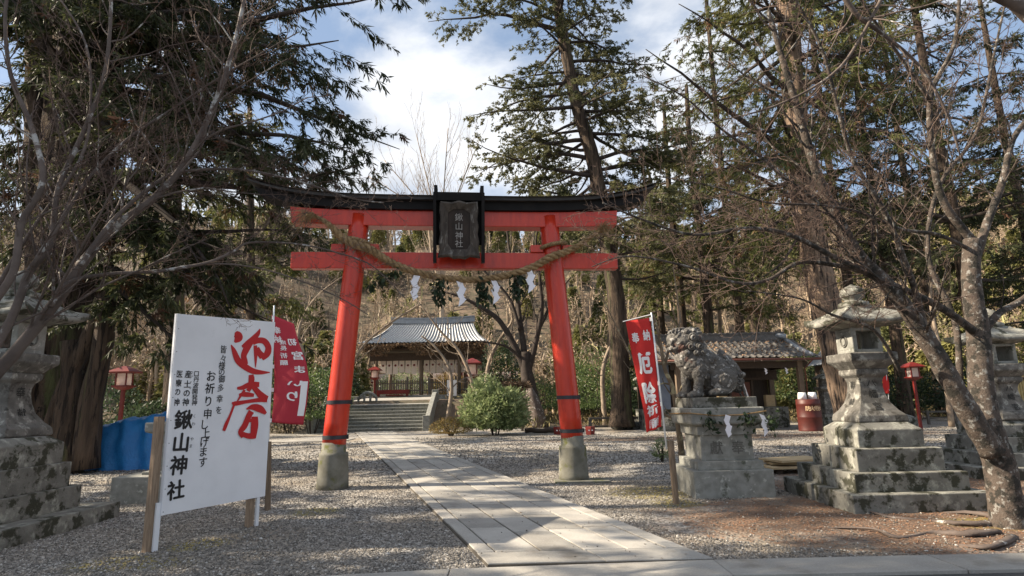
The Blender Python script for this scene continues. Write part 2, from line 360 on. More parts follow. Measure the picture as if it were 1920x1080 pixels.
mb = MB(); mb.loft([[(-40, -12, z), (40, -12, z), (40, 5.27, z), (1.8, 5.27, z), (-.28, 5.2, z), (-9, 4.0, z), (-40, 2, z)] for z in (-.1, .006)]); tag(mb.build('road', M('asphalt', (.05, .05, .05), (.07, .068, .065), 30, .9, .4, 120)), kind='structure')
mb = MB()
for i in range(7): mb.box(-14.2 + i, -13.22 + i, 25.6, 27.2, -.02, .03)
tag(mb.build('side_path', PAVE, bevel=.006), kind='structure')
# loose gravel
def stones(n, xr, yr, r0, r1, cond):
    P = []
    y = yr[0] * (yr[1] / yr[0]) ** rng.uniform(0, 1, n * 2); x = rng.uniform(-1, 1, n * 2) * (.93 * y + .4)
    k = cond(x, y); x = x[k][:n]; y = y[k][:n]; N = len(x)
    r = rng.uniform(r0, r1, N) ** 1; big = rng.uniform(0, 1, N) > .985; r[big] *= 1.8
    base = np.array([(1, 0, 0), (0, 1, 0), (-1, 0, 0), (0, -1, 0), (0, 0, .7), (.1, .1, -.6)])
    V = base[None] * r[:, None, None] * rng.uniform(.5, 1.25, (N, 6, 1)); a = rng.uniform(0, 6.28, N)
    ca, sa = np.cos(a)[:, None], np.sin(a)[:, None]; Xv = V[..., 0] * ca - V[..., 1] * sa; Yv = V[..., 0] * sa + V[..., 1] * ca
    V = np.stack([Xv + x[:, None], Yv + y[:, None], V[..., 2] + (r * .35)[:, None]], 2).reshape(-1, 3)
    f = np.array([(0, 1, 4), (1, 2, 4), (2, 3, 4), (3, 0, 4), (1, 0, 5), (2, 1, 5), (3, 2, 5), (0, 3, 5)])
    return V, (f[None] + (np.arange(N) * 6)[:, None, None]).reshape(-1, 3)
def offpath(x, y):
    xl = pL0[0] + (y - pL0[1]) * (pd[0] / pd[1]); onp = (x > xl - .02) & (x < xl + W_ + .02)
    return ~onp & (y > 5.80 - .057 * np.maximum(0, 1.7 - x) - .08 * np.maximum(0, -.3 - x))
def soilm(x, y): return (((x - 6.2) / 4.3) ** 2 + ((y - 7.6) / 1.9) ** 2 < 1.1) | (((x - 7.5) / 3.2) ** 2 + ((y - 9.5) / 3.5) ** 2 < 1)
mb = MB(); mb.add(*stones(95000, 0, (5.1, 15), .007, .0175, lambda x, y: offpath(x, y) & (~soilm(x, y) | (rng.uniform(0, 1, len(x)) > .9))))
Vs, Fs = stones(30000, 0, (14, 27), .016, .034, lambda x, y: offpath(x, y) & ~((y > 25.4) & (x < -5))); mb.add(Vs, Fs)
Vs, Fs = stones(520, 0, (5.9, 16), .006, .014, lambda x, y: ~offpath(x, y) & (y > 5.85) & (rng.uniform(0, 1, len(x)) > .4)); Vs[:, 2] += .042; mb.add(Vs, Fs)
mtg, nt, b = new_mat('gravel stones')
g = nd(nt, 'ShaderNodeNewGeometry').outputs['Random Per Island']
cr = nd(nt, 'ShaderNodeValToRGB'); nt.links.new(g, cr.inputs[0]); e = cr.color_ramp.elements
e[0].color = (.08, .072, .062, 1); e[1].color = (.50, .48, .45, 1)
for pos, c_ in ((.3, (.14, .127, .112, 1)), (.6, (.21, .193, .172, 1)), (.9, (.30, .268, .23, 1))):
    q = e.new(pos); q.color = c_
nt.links.new(cr.outputs[0], b.inputs['Base Color']); b.inputs['Roughness'].default_value = .85
tag(mb.build('gravel', mtg), 'loose grey gravel stones lying over the forecourt on both sides of the path', 'gravel', kind='stuff')
N = 420; t = rng.uniform(0, 20, N); u = np.where(rng.uniform(0, 1, N) < .6, rng.beta(.5, .5, N), rng.uniform(0, 1, N)); P = np.array([[*path_pt(a, b_), .046] for a, b_ in zip(u, t)]); a = rng.uniform(0, 6.28, N); L = rng.uniform(.008, .03, N)
mbl = MB(); d = np.stack([np.cos(a), np.sin(a), rng.uniform(-.1, .25, N)], 1) * L[:, None]; w3 = np.stack([-np.sin(a), np.cos(a), 0 * a], 1) * (L * .35)[:, None]; mbl.add(np.stack([P - d, P + w3, P + d, P - w3], 1).reshape(-1, 3), (np.arange(N) * 4)[:, None] + np.arange(4)[None])
tag(mbl.build('path_litter', M('path litter', (.22, .13, .07), (.12, .09, .06), 8, .9, 0, island=.8)), 'small dry leaves and twigs scattered on the stone path', 'leaf litter', kind='stuff')
# needle litter on the soil
N = 16000; x = rng.uniform(2, 11, N); y = rng.uniform(5.85, 12, N); k = soilm(x, y); x = x[k]; y = y[k]; N = len(x)
a = rng.uniform(0, 6.28, N); L = rng.uniform(.015, .05, N); d = np.stack([np.cos(a) * L, np.sin(a) * L, rng.uniform(-.003, .006, N)], 1)
p = np.stack([x, y, np.full(N, .008)], 1); s_ = np.stack([-np.sin(a), np.cos(a), np.zeros(N)], 1) * .003
V = np.stack([p - d - s_, p - d + s_, p + d + s_, p + d - s_], 1).reshape(-1, 3)
mb = MB(); mb.add(V, (np.arange(N) * 4)[:, None] + np.arange(4)[None])
tag(mb.build('fallen_needles', M('dry needles', (.26, .12, .065), (.36, .2, .11), 8, .9, 0, island=.6)), 'reddish brown dry needles lying on bare soil around the right stone lantern', 'needles', kind='stuff')
# ------------------------------------------------------------------ torii
ty = 11.5
t_ = thing('torii_gate', 'red torii gate with black curved top beam standing across the stone path', 'torii gate')
bx = ((-3.40, -3.05), (1.12, .80))
for (xb, xt) in bx:
    mb = MB(); z0, z1 = .78, 5.25
    mb.tube([(xb + (xt - xb) * k, ty, z0 + (z1 - z0) * k) for k in np.linspace(0, 1, 12)], np.linspace(.218, .195, 12), 40)
    post = mb.build('post', RED, t_, True)
    mb = MB(); mb.lathe([(.29, -.02), (.285, .1), (.272, .35), (.262, .60), (.255, .64), (.222, .645), (.218, .83)], 36, (xb, ty, 0)); mb.build('post_base', MOSSY, post, True).data.polygons.foreach_set
    for z in (.92, 1.56):
        x = xb + (xt - xb) * (z - z0) / (z1 - z0); mb = MB(); mb.lathe([(.222, -.035), (.226, -.035), (.226, .035), (.222, .035)], 40, (x, ty, z)); mb.box(x + .2, x + .25, ty - .03, ty + .03, z - .04, z + .04); mb.build('iron_band', IRON, post)
for n, x0, x1, z0, z1, d in (('tie_beam', -4.33, 2.2, 4.14, 4.47, .10),):
    mb = MB(); mb.box(x0, x1, ty - d, ty + d, z0, z1); mb.build(n, RED, t_, bevel=.012)
for (xb, xt) in bx:
    for s in (-1, 1):
        x = xb + (xt - xb) * .83; mb = MB(); x0 = x + s * .2; x1 = x + s * .46
        mb.loft([[(x0, ty - .13, z), (x1, ty - .13, z), (x1, ty + .13, z), (x0, ty + .13, z)] for z in (4.473, 4.60 + .03)]); mb.build('wedge', RED, t_, bevel=.01)
mb = MB(); mb.box(.72, 1.75, 11.22, 11.75, -.02, .022); tag(mb.build('footing_slab', MOSSY, bevel=.01), 'thin flat concrete slab in the gravel under the right gate post', 'slab')
xm = (-4.35 + 2.22) / 2
def curve_z(x, lift): return lift * (abs(x - xm) / 4.1) ** 4.6
def sbeam(xa, xb_, y0, y1, zb, zt, lift, slant=0, n=41, lb=None):
    rings = []
    for i in range(n):
        k = i / (n - 1); x = xa + (xb_ - xa) * k; s = slant * (k * 2 - 1)
        c = curve_z(x, lift); cb = curve_z(x, lift if lb is None else lb)
        rings.append([(x - s * .5, y0, zb + cb), (x - s * .5, y1, zb + cb), (x + s * .5, y1, zt + c), (x + s * .5, y0, zt + c)])
    m_ = MB(); m_.loft(rings); return m_
sbeam(-4.36, 2.22, ty - .16, ty + .16, 5.0, 5.32, .16, .03).build('lower_lintel', RED, t_, bevel=.01)
sbeam(-5.0, 2.87, ty - .24, ty + .24, 5.322, 5.50, .31, .12).build('top_beam', BLK, t_)
r_ = sbeam(-5.15, 3.02, ty - .34, ty + .34, 5.50, 5.57, .33, .1).build('roof_cap', BLKC, t_)
rings = []
for i in range(41):
    k = i / 40; x = -5.2 + 8.27 * k; c = curve_z(x, .35)
    rings.append([(x, ty - .40, 5.57 + c), (x, ty + .40, 5.57 + c), (x, ty, 5.68 + c)])
mb = MB(); mb.loft(rings); mb.build('ridge', BLKC, t_)
for x in (-1.52, -.60):
    mb = MB(); mb.box(x - .035, x + .035, ty - .46, ty - .15, 5.5, 5.76); mb.build('ridge_post', BLK, t_, bevel=.005)
# plaque
pl = thing('shrine_plaque', 'dark carved wooden name plaque hanging at the centre of the red gate', 'plaque')
tilt = .16
def PQ(x, y, d=0):  # local plaque plane, x right, y up, d towards viewer
    return np.array([-1.065 + x, ty - .33 - .18 * 1 + 0.0 - d * math.cos(tilt) - (y - 0) * math.sin(tilt) + .05, 4.84 + y * math.cos(tilt) - d * math.sin(tilt)])
def pbox(m_, x0, x1, y0, y1, d0, d1):
    m_.loft([[PQ(x0, y0, d), PQ(x1, y0, d), PQ(x1, y1, d), PQ(x0, y1, d)] for d in (d0, d1)])
mb = MB(); pbox(mb, -.3, .3, -.42, .45, 0, .03); bd = mb.build('panel', M('dark plaque panel', (.04, .028, .022), (.02, .015, .012), 5, .8, .4, 25, st=(2, 2, .6)), pl)
mb = MB()
def wob(n): return rng.uniform(-.018, .018, n)
outer = [(-.42, -.56), (-.2, -.54), (-.1, -.585), (.0, -.57), (.12, -.59), (.22, -.545), (.42, -.57), (.385, -.4), (.40, -.25), (.37, -.1), (.39, .05), (.365, .2), (.385, .35), (.37, .55), (.15, .53), (0, .57), (-.15, .53), (-.37, .55), (-.385, .35), (-.365, .2), (-.39, .05), (-.37, -.1), (-.40, -.25), (-.385, -.4)]
inner = [(max(-.21, min(.21, a * .55)), max(-.36, min(.40, b_ * .72))) for a, b_ in outer]
inner = []
for a, b_ in outer:
    k = min(.215 / max(abs(a), 1e-6), .39 / max(abs(b_), 1e-6)); inner.append((a * k, b_ * k))
rings = [[PQ(a, b_, 0) for a, b_ in outer], [PQ(a * .98, b_ * .98, .10) for a, b_ in outer], [PQ(a * .9, b_ * .92, .12) for a, b_ in outer], [PQ(a, b_, .045) for a, b_ in inner]]
mb.loft(rings, caps=False); mb.build('carved_frame', PLAQ, pl)
mb = MB()
RV = np.array([1, 0, 0]); UV = np.array([0, -math.sin(tilt), math.cos(tilt)])
for ch, yy in zip('鍬山神社', (.24, .06, -.12, -.28)): put(mb, ch, PQ(0, yy, .036), RV, UV, .16, .0)
mb.build('lettering', GREYTXT, bd)
for s in (-1, 1):
    mb = MB(); x = s * .47
    mb.loft([[PQ(x - .03, y, -.12), PQ(x + .03, y, -.12), PQ(x + .03, y, .14), PQ(x - .03, y, .14)] for y in (-.66, .70)]); mb.build('side_board', BLK, pl)
mb = MB(); pbox(mb, -.5, .5, .56, .72, -.10, .10); mb.build('top_board', BLK, pl)
mb = MB(); pbox(mb, -.44, .44, -.3, .56, -.11, -.09); mb.build('backing_board', BLK, pl)
# ------------------------------------------------------------------ straw rope
rp = [A(*q, ty - .33) for q in ((592, 412), (612, 422), (632, 440), (645, 452), (665, 463), (690, 470), (705, 478), (730, 494), (765, 508), (800, 517), (840, 523), (880, 524), (920, 520), (960, 511), (1000, 496), (1030, 478), (1052, 470), (1080, 457), (1105, 440), (1128, 424))]
rp = smoothpoly(rp, 8)
rope = thing('straw_rope', 'thick twisted straw rope sagging between the red gate posts', 'rope')
L = len(rp); t = np.linspace(0, 1, L); seglen = np.linalg.norm(np.gradient(rp, axis=0), axis=1); s = np.cumsum(seglen)
T = np.gradient(rp, axis=0); T /= np.linalg.norm(T, axis=1)[:, None]
thick = .024 + .038 * sm(t / .16) * sm((1 - t) / .2); thick *= 1 + .12 * np.sin(t * 9)
U = np.cross(T, [0, 1, 0]); U /= np.linalg.norm(U, axis=1)[:, None]; W2 = np.cross(T, U)
def helix(path, thick, k, n, turns=16., rr=1.):
    m2 = len(path) * 3; ti = np.linspace(0, len(path) - 1, m2); i0 = np.clip(ti.astype(int), 0, len(path) - 2); fr = (ti - i0)[:, None]
    P = path[i0] * (1 - fr) + path[i0 + 1] * fr; U_ = U[i0]; W_2 = W2[i0]; th = (thick[i0] * (1 - fr[:, 0]) + thick[i0 + 1] * fr[:, 0])[:, None]
    ph = s[i0] * (1 - fr[:, 0]) + s[i0 + 1] * fr[:, 0]; ph = (ph * turns + k * 2 * np.pi / n)[:, None]
    return P + (np.cos(ph) * U_ + np.sin(ph) * W_2) * th * rr, th[:, 0]
mb = MB()
for k in range(3):
    P, th = helix(rp, thick, k, 3, 17, .62); mb.tube(P, th * .62, 7)
mb.build('twisted_cord', ROPE, rope, True)
mb = MB(); N = 6000; i = rng.integers(0, L - 1, N); P0 = rp[i] + rng.normal(0, 1, (N, 3)) * thick[i][:, None] * .6
d = rng.normal(0, 1, (N, 3)); d[:, 2] -= .6; hang = rng.uniform(0, 1, N) ** 3; mb.segs(P0, P0 + d * (.02 + .07 * hang)[:, None] + T[i] * .03, .0022, .001)
for e_, dr in ((rp[0], np.array([-.6, 0, -.1])), (rp[-1], np.array([.4, 0, .25]))):
    N = 140; d = dr + rng.normal(0, .28, (N, 3)); P0 = e_ + rng.normal(0, .02, (N, 3)); P1 = P0 + d * .28; P2 = P1 + (d * .25 + np.array([0, 0, -.18])) * rng.uniform(.3, 1, (N, 1))
    mb.segs(P0, P1, .004, .003); mb.segs(P1, P2, .003, .0015)
N = 160; k0 = rp[30:60]; P0 = k0[rng.integers(0, 30, N)] + rng.normal(0, .06, (N, 3)); P1 = P0 + rng.normal(0, .07, (N, 3)) + [0, 0, -.07]; mb.segs(P0, P1, .003, .001)
mb.build('loose_straw', ROPE, rope)
# second wrap round the left and right post
def wrapped(xc, z, n=3, r=.27, y=ty, tilt=.12, th=.05, name='post_wrap', par=rope):
    m_ = MB()
    for k in range(n):
        a = np.linspace(0, 2 * np.pi, 60); ph = a * 11 + k * 2.1
        P = np.stack([xc + (r + np.cos(ph) * th * .6) * np.cos(a), y + (r + np.cos(ph) * th * .6) * np.sin(a), z + np.sin(ph) * th * .6 + tilt * np.cos(a)], 1); m_.tube(P, th * .62, 6)
    return m_.build(name, ROPE, par, True)
wrapped(-3.10, 4.68, tilt=-.05); wrapped(.86, 4.62, tilt=.06, th=.04)
def zigzag(p, h=.36, wd=.085, sx=1, yaw=0):
    m_ = MB(); x, y, z = p; n = 4; st = h / n; ca, sa = math.cos(yaw), math.sin(yaw)
    for i in range(n):
        o_ = (i % 2) * wd * .55 * sx; z0 = z - i * st * .86; dx0 = o_; dx1 = o_ + (wd * .4 if i % 2 == 0 else -wd * .4) * sx
        yy = -.012 * i
        q = [(dx0 - wd / 2, z0), (dx0 + wd / 2, z0 - .03), (dx1 + wd / 2, z0 - st - .03), (dx1 - wd / 2, z0 - st)]
        if i == n - 1: q = [(dx0 - wd / 2, z0), (dx0 + wd / 2, z0 - .03), (dx1 + wd / 2 - .01, z0 - st * .9), (dx1 - wd / 3, z0 - st * 1.5)]
        V = [(x + a * ca, y + yy + a * sa, b_) for a, b_ in q] + [(x + a * ca, y + yy + a * sa + .002, b_) for a, b_ in q]
        m_.add(V, [(0, 1, 2, 3), (7, 6, 5, 4)])
    return m_
for i, (px, py, s_, lb) in enumerate(((779, 517, -1, 'leftmost of four white zigzag paper streamers hanging from the gate rope'), (858, 527, 1, 'second white zigzag paper streamer from the left on the gate rope'), (922, 522, 1, 'third white zigzag paper streamer from the left on the gate rope'), (988, 500, 1, 'rightmost and highest white zigzag paper streamer on the gate rope'))):
    p = A(px, py, ty - .36); o = zigzag(p, .50, .13, s_, rng.uniform(-.5, .5)).build('paper_streamer', PAPER); tag(o, lb, 'paper streamer', 'paper streamers on the gate rope')
def leaves(P, D, size, width, jit=.0, fold=.15, n=1):
    P = np.asarray(P); N = len(P); D = D / (np.linalg.norm(D, axis=1)[:, None] + 1e-9)
    S = np.cross(D, rng.normal(0, 1, (N, 3))); S /= np.linalg.norm(S, axis=1)[:, None] + 1e-9
    sz = np.broadcast_to(size, (N,))[:, None] * rng.uniform(.65, 1.25, (N, 1)); wd = sz * width
    V = np.stack([P, P + D * sz * .5 + S * wd * .5, P + D * sz, P + D * sz * .5 - S * wd * .5], 1).reshape(-1, 3)
    return V, (np.arange(N) * 4)[:, None] + np.arange(4)[None]
for px, py, lb in ((742, 508, 'leafy evergreen sprig tied left of the leftmost paper streamer'), (820, 524, 'leafy evergreen sprig tied between the two left paper streamers'), (902, 524, 'leafy evergreen sprig beside the third paper streamer'), (966, 510, 'leafy evergreen sprig tied left of the rightmost paper streamer')):
    p = A(px, py, ty - .37); th_ = thing('evergreen_sprig', lb, 'sprig', 'leafy sprigs tied to the gate rope')
    N = 110; q = rng.uniform(0, 1, N); P = p + np.stack([rng.normal(0, .07, N), rng.normal(0, .04, N), -q * .45], 1); D = rng.normal(0, .6, (N, 3)) + [0, 0, -1]
    if px == 742: P = P + np.stack([-q * .5, q * 0, q * .12], 1)
    mb = MB(); mb.add(*leaves(P, D, .14, .42)); mb.build('leaves', DARKL, th_)
    mb = MB(); mb.tube([p, p + [0, 0, -.2], p + [0.02 if px != 742 else -.3, 0, -.42]], [.006, .005, .003], 5); mb.build('stem', WOODD, th_)
GY = R(6.0)
def gate_yaw(o):
    c = np.array([-1.12, 11.5]); ca, sa = math.cos(GY), math.sin(GY); l = np.array(o.location[:2]) - c
    o.location = (c[0] + l[0] * ca - l[1] * sa, c[1] + l[0] * sa + l[1] * ca, o.location[2]); o.rotation_euler.z += GY
for o in [o for o in C.objects if o.parent is None and o.get('category') in ('torii gate', 'plaque', 'rope', 'paper streamer', 'sprig')]: gate_yaw(o)
# ------------------------------------------------------------------ notice board
SL = np.array([-3.90, 6.66]); SR = np.array([-3.31, 7.99]); sd = (SR - SL) / np.linalg.norm(SR - SL); sn = np.array([sd[1], -sd[0]])
def SB(px, py, off=0):
    d = ray(px, py); n3 = np.array([sn[0], sn[1], 0]); p0 = np.array([SL[0], SL[1], 0]); t = np.dot(p0 - EYE, n3) / np.dot(d, n3); return EYE + d * t + n3 * off
sdd = np.array([sd[0], sd[1], 0]); sn3 = np.array([sn[0], sn[1], 0]); UZ = np.array([0, 0, 1.])
sign = thing('notice_board', 'large white greeting board with red and black brush writing on wooden posts', 'sign board')
cn = [SB(300, 967), SB(497, 930), SB(516, 604), SB(331, 588)]
mb = MB(); mb.loft([[c - sn3 * .03 for c in cn], cn]); pan = mb.build('panel', WHITE, sign)
def post(u, w_, z1, d0, d1, mat, name='post'):
    a = SL + sd * u; m_ = MB(); q = [a - sn * d1, a + sd * w_ - sn * d1, a + sd * w_ - sn * d0, a - sn * d0]
    m_.loft([[(p[0], p[1], z) for p in q] for z in (-.02, z1)]); return m_.build(name, mat, sign)
mb = MB(); e0, e1 = SB(300.5, 967), SB(331.5, 588); mb.loft([[e + sn3 * .0015, e + sdd * .05 + sn3 * .0015, e + sdd * .05 + sn3 * .012, e + sn3 * .012] for e in (e0, e1)]); mb.build('edge_batten', WHITE, sign)
for k_ in range(9):
    e = SB(300.5 + 31 * k_ / 8.5 + 4, 960 - 365 * k_ / 8.5, .0125); mb = MB(); a_ = np.linspace(0, 6.28, 7)[:-1]; mb.add([e + sdd * .006 * math.cos(t) + UZ * .006 * math.sin(t) for t in a_], [tuple(range(6))]); mb.build('nail', IRON, sign)
post(.0, .055, .5, .004, .03, WHITE, 'white_leg'); post(-.06, .085, 1.42, .034, .10, WOODP); post(1.37, .045, .5, .004, .03, WHITE, 'white_leg'); post(1.28, .08, 1.3, .034, .10, WOODP)
def stroke(m_, pts, conv, mi=0, off=.003):
    P = smoothpoly([(x, y, w_ * 1.35) for x, y, w_ in pts], 5); L_ = []; R_ = []
    T_ = np.gradient(P[:, :2], axis=0); T_ /= np.linalg.norm(T_, axis=1)[:, None] + 1e-9
    for (x, y, w_), t_2 in zip(P, T_):
        L_.append(SB(*conv(x - t_2[1] * w_ / 2, y + t_2[0] * w_ / 2), off)); R_.append(SB(*conv(x + t_2[1] * w_ / 2, y - t_2[0] * w_ / 2), off))
    n = len(L_); m_.add(L_ + R_, [(i, i + 1, n + i + 1, n + i) for i in range(n - 1)], mi)
cv = lambda x, y: (400 + x / 4.5, 600 + y / 4.5)
mb = MB(); k = 0
for st in ([(188, 100, 18), (205, 125, 50), (208, 155, 52), (178, 188, 12)],
           [(392, 75, 6), (375, 115, 26), (335, 160, 36), (290, 200, 40), (240, 225, 14)],
           [(312, 185, 40), (280, 240, 42), (255, 300, 36), (265, 345, 34), (280, 375, 20)],
           [(330, 190, 34), (380, 172, 36), (430, 180, 38), (462, 230, 38), (452, 285, 40), (410, 330, 22)],
           [(365, 235, 30), (385, 275, 36), (415, 310, 44)],
           [(352, 215, 22), (356, 290, 22), (354, 400, 5)],
           [(148, 210, 6), (172, 260, 28), (205, 340, 40), (260, 390, 40), (330, 430, 36), (400, 442, 26), (475, 442, 6)],
           [(316, 462, 30), (320, 500, 38), (310, 560, 30), (290, 600, 24)],
           [(198, 575, 14), (240, 572, 26), (310, 545, 34), (385, 545, 32)],
           [(214, 632, 14), (270, 628, 32), (340, 635, 20)], [(262, 590, 16), (225, 645, 14), (200, 685, 8)],
           [(330, 555, 30), (370, 605, 36), (415, 650, 46), (455, 665, 34)],
           [(155, 695, 8), (180, 705, 28), (270, 690, 22), (380, 675, 26), (450, 672, 34)],
           [(172, 715, 14), (140, 800, 14), (105, 880, 22), (85, 935, 18)],
           [(275, 752, 6), (330, 735, 36), (390, 750, 46), (440, 790, 18)],
           [(318, 770, 36), (290, 820, 34), (262, 890, 36), (225, 945, 30), (250, 985, 30)],
           [(345, 815, 40), (345, 880, 46), (338, 950, 40), (338, 1000, 24)],
           [(235, 960, 30), (290, 978, 34), (340, 975, 40)], [(300, 830, 50), (300, 862, 22)]):
    stroke(mb, st, cv, 0, .003 + .0004 * k); k += 1
mb.build('red_brush_writing', REDTXT, pan)
mb = MB(); c1 = lambda x, y: (270 + x / 5.4, 580 + y / 5.4); c2 = lambda x, y: (270 + x / 3.484, 740 + y / 3.484)
def sz(h, px, py):   # height in photo px -> metres on board
    return np.linalg.norm(SB(px, py - h / 2) - SB(px, py + h / 2))
def col_(chars, pts, cvf, h, bold, w=1, sc=1.):
    for ch, (x, y) in zip(chars, pts):
        px, py = cvf(x, y); put(mb, ch, SB(px, py, .004), sdd, UZ, sz(h, px, py) * 1.12, bold, 0, rng.uniform(-.05, .05), w)
col_('皆々様の御多幸を', [(805, 405), (800, 495), (788, 568), (785, 635), (785, 705), (775, 795), (765, 905), (755, 1020)], c1, 14, .012, .95)
col_('お祈り', [(680, 675), (665, 800), (650, 930)], c1, 19, .018)
col_('申し上げます', [(415, 125), (397, 195), (402, 250), (395, 310), (387, 372), (384, 440)], c2, 18, .012)
col_('口丹波開発神', [(530, 652), (528, 708), (522, 770), (515, 830), (512, 890), (508, 945)], c1, 10.2, .014, 1.1)
col_('産土の神', [(447, 657), (437, 755), (430, 850), (420, 940)], c1, 13.5, .02)
col_('医療の神', [(357, 655), (345, 745), (335, 838), (325, 940)], c1, 13, .02)
col_('うぶすな', [(487, 640), (485, 675), (472, 740), (467, 795)], c1, 4.5, .0)
col_('鍬山神社', [(258, 162), (242, 312), (225, 460), (207, 622)], c2, 34, .035)
col_('くわやま', [(328, 140), (322, 190), (312, 290), (305, 335)], c2, 7, .0)
mb.build('black_brush_writing', BLKTXT, pan)
# ------------------------------------------------------------------ banners
def banner(name, label, fn, mat, texts, pole0, pole1, loops, stripe=None, stake=None, n=(10, 40), group=None):
    t_ = thing(name, label, 'banner', group); U_, V_ = n; mb = MB()
    P = np.array([[fn(i / U_, j / V_) for i in range(U_ + 1)] for j in range(V_ + 1)]); idx = np.arange((U_ + 1) * (V_ + 1)).reshape(V_ + 1, U_ + 1)
    F = np.stack([idx[:-1, :-1], idx[:-1, 1:], idx[1:, 1:], idx[1:, :-1]], 2).reshape(-1, 4); mb.add(P.reshape(-1, 3), F)
    cl = mb.build('cloth', mat, t_, True); sd_ = cl.modifiers.new('s', 'SOLIDIFY'); sd_.thickness = .002
    mb = MB()
    for ch, u, v, sx, sy, bold, mir in texts:
        Vg, Fg = glyph(ch, 0)
        for k, (da, db) in enumerate(((0, 0), (-1, 0), (1, 0), (0, -.8), (0, .8))):
            q = []
            for x, y, _ in Vg: q.append(fn(u + ((-x if mir else x) + da * bold) * sx, v - (y + db * bold) * sy) + np.array([0, -.006 - .0004 * k, 0]))
            mb.add(q, Fg)
    if stripe:
        u0, u1, v0, v1 = stripe; q = [[fn(u, v) + np.array([0, -.006, 0]) for u in (u0, u1)] for v in np.linspace(v0, v1, 14)]
        mb.add(np.array(q).reshape(-1, 3), [(2 * i, 2 * i + 1, 2 * i + 3, 2 * i + 2) for i in range(13)])
    mb.build('lettering', WTXT, cl)
    mb = MB(); mb.tube([pole0, pole1], [.014, .012], 10); po = mb.build('pole', M('white pole ' + name, (.75, .78, .8), None, 5, .4, 0), t_, True)
    for v, u in loops:
        a = fn(u, v); b_ = np.array(pole0) + (np.array(pole1) - pole0) * ((a[2] - pole0[2]) / (pole1[2] - pole0[2])); mb = MB()
        mb.loft([[a + [0, -.008, .03], a + [0, .008, .03], b_ + [0, .018, .03], b_ + [0, -.018, .03]], [a + [0, -.008, -.03], a + [0, .008, -.03], b_ + [0, .018, -.03], b_ + [0, -.018, -.03]]]); mb.build('tie_loop', WTXT, cl)
    if stake is not None:
        mb = MB(); mb.tube(stake, [.045, .05], 8); mb.build('stake', WOOD, t_)
    return t_, po
# right banner: pole leans, cloth hangs to its left
Yr = 8.95; pb = A(1250, 842, Yr); pt = A(1221, 586, Yr)
def fnr(u, v):   # u 0 left .. 1 at pole
    rows = [(1173, 1218, 602, 596), (1183, 1226, 650, 646), (1194, 1231, 700, 698), (1205, 1236, 748, 750), (1212, 1240, 785, 765), (1215, 1240, 812, 800)]
    q = v * 5; i = int(min(max(q, 0), 4)); f = q - i; a = np.array(rows[i], float); b_ = np.array(rows[i + 1], float); r = a + (b_ - a) * f
    px = r[0] + (r[1] - r[0]) * u; py = r[2] + (r[3] - r[2]) * u
    dy = .03 * math.sin(u * 5 + v * 4) * (1 - u) + .10 * v * v * math.sin(u * 9 + v * 6) * (u * (1 - u) * 3) + .12 * v * (1 - u)
    p = A(px, py, Yr); p[1] += dy; return p
txt = [('奉', .28, .135, .30, .085, .03, False), ('納', .74, .125, .30, .085, .03, False), ('厄', .50, .33, .62, .17, .045, False), ('除', .50, .56, .70, .19, .045, False), ('祈', .50, .75, .66, .15, .045, False), ('願', .55, .92, .6, .12, .04, False)]
banner('prayer_banner', 'red vertical banner with white characters beside the stone guardian pedestal', fnr, FLAG2, txt, pb, pt, [(.01, .98), (.24, 1), (.48, 1), (.70, 1)], stake=[G(1268, 945), A(1257, 826, 8.95)])
mb = MB(); a = A(1168, 603, Yr); mb.tube([a, pt + [0, 0, -.03]], [.008, .008], 6); mb.build('top_rail', WTXT, bpy.data.objects['prayer_banner'])
# left banner
Yl = 9.2; pb2 = A(500, 905, Yl); pt2 = A(514, 573, Yl)
def fnl(u, v):
    rows = [(509, 545, 590, 605), (511, 556, 640, 640), (512, 572, 680, 680), (512, 578, 715, 715), (511, 574, 755, 755), (509, 567, 792, 797)]
    q = v * 5; i = int(min(max(q, 0), 4)); f = q - i; a = np.array(rows[i], float); b_ = np.array(rows[i + 1], float); r = a + (b_ - a) * f
    px = r[0] + (r[1] - r[0]) * u; py = r[2] + (r[3] - r[2]) * u
    p = A(px, py, Yl); p[1] += .05 * math.sin(u * 4 + v * 3) + .18 * u * (1 - v) ; return p
txt = [('初', .74, .20, .40, .07, .03, True), ('宮', .80, .33, .42, .085, .03, True), ('ま', .78, .47, .42, .085, .03, True), ('い', .62, .62, .5, .07, .03, True), ('り', .58, .74, .5, .10, .03, True),
       ('成', .34, .205, .26, .045, .02, True), ('長', .34, .26, .26, .05, .02, True), ('祈', .32, .33, .27, .055, .02, True), ('願', .30, .40, .27, .055, .02, True), ('奉', .15, .11, .3, .06, .02, True), ('納', .16, .18, .3, .06, .02, True)]
banner('shrine_visit_banner', 'crimson banner with reversed white writing flying behind the white board', fnl, FLAG, txt, pb2, pt2, [(.02, .02), (.44, 0), (.68, 0), (.98, 0)], stripe=(.80, .97, .60, .92), stake=[G(502, 957), A(503, 828, 9.1)])
